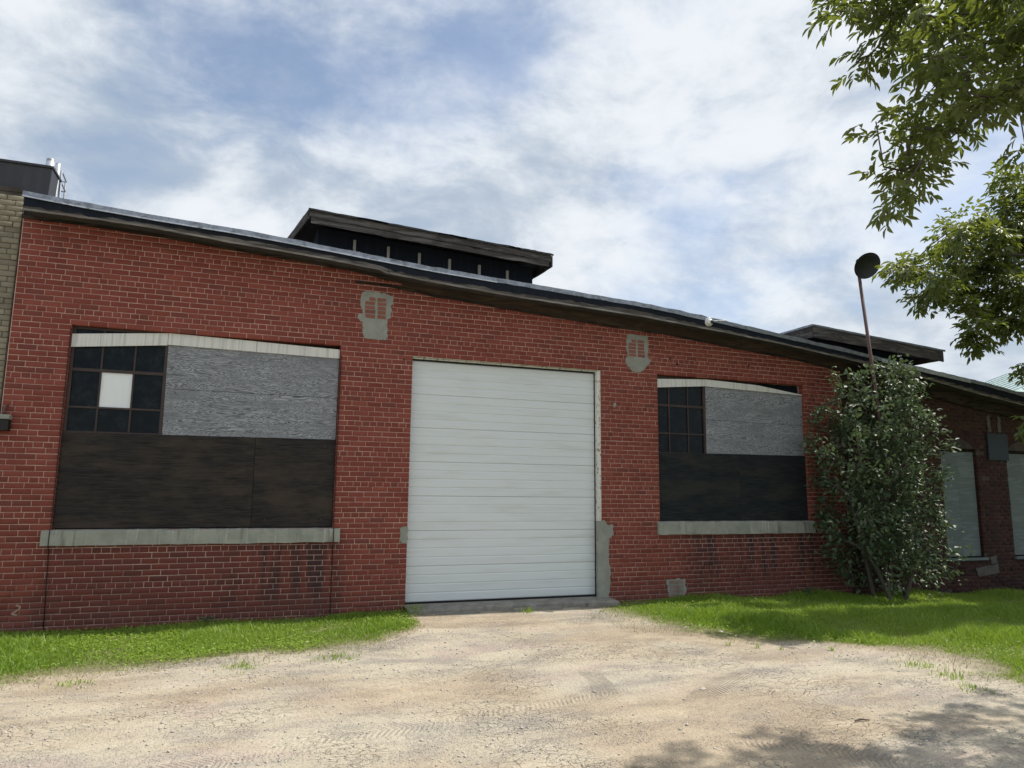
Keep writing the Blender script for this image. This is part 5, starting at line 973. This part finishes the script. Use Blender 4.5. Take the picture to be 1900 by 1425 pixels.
thatch((-9.5, .3), (-3.8, 0), 54000, 73, 'dry straw and thin grass along the edge of the left grass strip')
thatch((2, 12), (-8, 0), 90000, 74, 'dry straw and thin grass along the edge of the right lawn')
# clover and other broad leaves in the turf
def clover(xr, yr, n, seed, lab):
    r = np.random.default_rng(seed); x = r.uniform(*xr, n); y = r.uniform(*yr, n); ta = turf_amount(x, y)
    k = (r.random(n) < np.clip(ta/.35+.1, 0, 1)*np.clip(.5+.8*fbm2(x, y, 44, 3, 2.2), .05, 1)) & infield(x, y) & (y < -.03); x, y = x[k], y[k]; N = len(x)
    z = gz(x, y) + r.uniform(.015, .055, N)
    a = r.uniform(0, 6.283, N); d = np.stack([np.cos(a), np.sin(a), r.uniform(-.2, .35, N)], -1)
    nrm = np.stack([r.normal(0, .3, N), r.normal(0, .3, N), np.ones(N)], -1)
    L = r.uniform(.014, .034, N); W = L*r.uniform(.6, .95, N)
    link('clover', leaves_mesh('clover', np.stack([x, y, z], -1), d, nrm, L, W, np.clip(.55+r.normal(0, .25, N), 0, 1)), 'grass_blade', label=lab, cat='clover', kind='stuff')
clover((-9.5, .1), (-3.5, -.02), 80000, 75, 'low clover and weed leaves mixed into the left grass strip')
clover((2.5, 11), (-7, -.02), 30000, 76, 'low clover and weed leaves mixed into the right lawn')
# single weed tufts
def tuft(name, x, y, n, h, sp, lab, seed, mat='grass_blade'):
    r = np.random.default_rng(seed); V = []; Fq = []; T = []
    for i in range(n):
        a = r.uniform(0, 6.283); bx = x+r.normal(0, sp*.4); by = y+r.normal(0, sp*.4); hh = h*r.uniform(.4, 1.1); l = hh*r.uniform(.2, .9)
        b = np.array([bx, by, float(gz(bx, by))-.003]); s = np.array([-math.sin(a), math.cos(a), 0])*.0035; d = np.array([math.cos(a)*l, math.sin(a)*l, 0])
        m = b+d*.4+np.array([0, 0, hh*.65]); t = b+d+np.array([0, 0, hh*.9]); k = len(V)
        V += [b-s, b+s, m+s, m-s, t]; Fq += [(k, k+1, k+2), (k, k+2, k+3), (k+3, k+2, k+4)]; T += [r.random()]*3
    if sp >= .2: link('weed_patch', np_mesh('weed_patch', np.array(V), np.array(Fq), np.array(T)), mat, label=lab, cat='weed patch', kind='stuff')
    else: link(name, np_mesh(name, np.array(V), np.array(Fq), np.array(T)), mat, label=lab, cat='weed', group='weed tufts in the dirt')
TU = [(1.72, -.50, 60, .10, .16, 'weed tuft at the edge of the shaded door sill'), (.10, -.22, 130, .15, .20, 'tall grass tuft against the brick at the left foot of the door'),
      (-1.25, -2.62, 120, .05, .30, 'low green weed patch on the gravel right of two near the left grass'), (-2.2, -2.68, 110, .05, .26, 'low green weed patch on the gravel left of two near the left grass'),
      (3.05, -3.35, 10, .07, .03, 'lone thin sprout on bare dirt left of the lawn edge row'), (3.3, -3.55, 12, .07, .03, 'second thin sprout along the bare lawn edge'), (3.45, -3.75, 12, .06, .04, 'third thin sprout along the bare lawn edge'), (3.95, -4.0, 14, .07, .04, 'thin sprout nearest the lawn on the bare edge'),
      (4.1, -5.3, 60, .06, .2, 'sparse weed tuft on dirt before the near corner of the lawn'), (3.9, -5.7, 50, .05, .2, 'sparse weed tuft in the tree shade at the right edge'), (4.25, -4.85, 80, .06, .25, 'weed tuft just off the bulging lawn corner'),
      (-3.6, -2.95, 70, .05, .22, 'thin weed tuft at the far left edge of the gravel')]
for i, (x, y, n, h, sp, lab) in enumerate(TU): tuft('weed_tuft', x, y, n, h, sp, lab, 200+i)
# low leafy weed at the wall foot
rw = np.random.default_rng(77)
def leafy(x, y, n, h, lab):
    c = np.array([x, y, float(gz(x, y))]); B = c + np.stack([rw.normal(0, .05, n), rw.normal(0, .03, n), rw.uniform(.02, h, n)], -1)
    a = rw.uniform(0, 6.283, n); D = np.stack([np.cos(a), np.sin(a)*.7, rw.uniform(-.1, .5, n)], -1)
    link('leafy_weed', leaves_mesh('leafy_weed', B, D, np.stack([rw.normal(0, .3, n), rw.normal(0, .3, n)-.2, np.ones(n)], -1), rw.uniform(.04, .09, n), rw.uniform(.02, .04, n), rw.random(n)), 'shrub_leaf', label=lab, cat='weed')
leafy(-2.65, -.12, 36, .12, 'leafy weed at the foot of the wall under the left window')
leafy(7.0, -.3, 50, .18, 'leafy weed at the wall foot left of the bush')
# gravel
def gravel(n, xr, yr, seed, smin, smax, mask):
    r = np.random.default_rng(seed); x = r.uniform(*xr, n); y = r.uniform(*yr, n)
    k = infield(x, y) & (turf_amount(x, y) < .05) & mask(x, y, r) & ~((x > -.1) & (x < 3.3) & (y > -.45)); x, y = x[k], y[k]; N = len(x)
    s = smin*(smax/smin)**(r.random(N)**2.2)
    O = np.array([(1, 0, 0), (0, 1, 0), (-1, 0, 0), (0, -1, 0), (0, 0, .7), (0, 0, -.5)], float)
    V = O[None]*(s[:, None, None]*r.uniform(.6, 1.3, (N, 6, 1))) + r.normal(0, .15, (N, 6, 3))*s[:, None, None]
    a = r.uniform(0, 6.283, N); ca, sa = np.cos(a), np.sin(a)
    X = V[..., 0]*ca[:, None]-V[..., 1]*sa[:, None]; Y = V[..., 0]*sa[:, None]+V[..., 1]*ca[:, None]
    V = np.stack([X + x[:, None], Y + y[:, None], V[..., 2] + (gz(x, y)+s*.15)[:, None]], -1).reshape(-1, 3)
    Fo = np.array([(0, 1, 4), (1, 2, 4), (2, 3, 4), (3, 0, 4), (1, 0, 5), (2, 1, 5), (3, 2, 5), (0, 3, 5)])
    return V, (Fo[None]+(np.arange(N)*6)[:, None, None]).reshape(-1, 3), np.repeat(r.random(N), 8)
V, Fq, T = gravel(42000, (-6, 5.5), (-8.5, -.3), 90, .003, .017, lambda x, y, r: r.random(len(x)) < np.clip(.25+.6*fbm2(x*.6, y, 95, 3, 1.4)+.25*(x < 0), .05, 1))
link('gravel', np_mesh('gravel', V, Fq, T), 'stone', label='small loose gravel scattered over the dirt drive', cat='gravel', kind='stuff')
rs = random.Random(12)
SN = [(1.05, -2.9, .022, 'single dark stone on bare dirt before the door'), (1.62, -4.9, .028, 'flat reddish stone among the tyre marks'), (-2.55, -2.9, .02, 'pale stone at the edge of the left grass strip'), (3.5, -2.6, .035, 'pale stone at the right lawn edge near the door'), (3.25, -2.2, .03, 'second pale stone along the right lawn edge'), (2.9, -1.75, .028, 'pale stone at the lawn edge closest to the door')]
for x, y, s, lab in SN:
    V = [np.array(v)*s*rs.uniform(.8, 1.2) for v in ((1.3, 0, 0), (.6, .8, .1), (-.5, .9, 0), (-1.2, 0, .1), (-.4, -.8, 0), (.7, -.7, .1), (.3, .1, .6), (-.4, 0, .55), (0, 0, -.3))]
    z = float(gz(x, y)); V = [tuple(v+np.array([x, y, z+s*.1])) for v in V]
    MB().add(V, [(0, 1, 6), (1, 2, 6), (2, 7, 6), (2, 3, 7), (3, 4, 7), (4, 6, 7), (4, 5, 6), (5, 0, 6), (1, 0, 8), (2, 1, 8), (3, 2, 8), (4, 3, 8), (5, 4, 8), (0, 5, 8)]).build('stone', 'stone_mat', label=lab, cat='stone', group='loose stones on the drive')
x, y = 2.25, -6.05
MB().tube([(x-.06, y, float(gz(x, y))+.012), (x, y+.012, float(gz(x, y))+.016), (x+.07, y-.01, float(gz(x, y))+.010)], [.006, .008, .005], 6).build('stick', 'bark', label='short dark stick lying on the dirt in front', cat='stick')
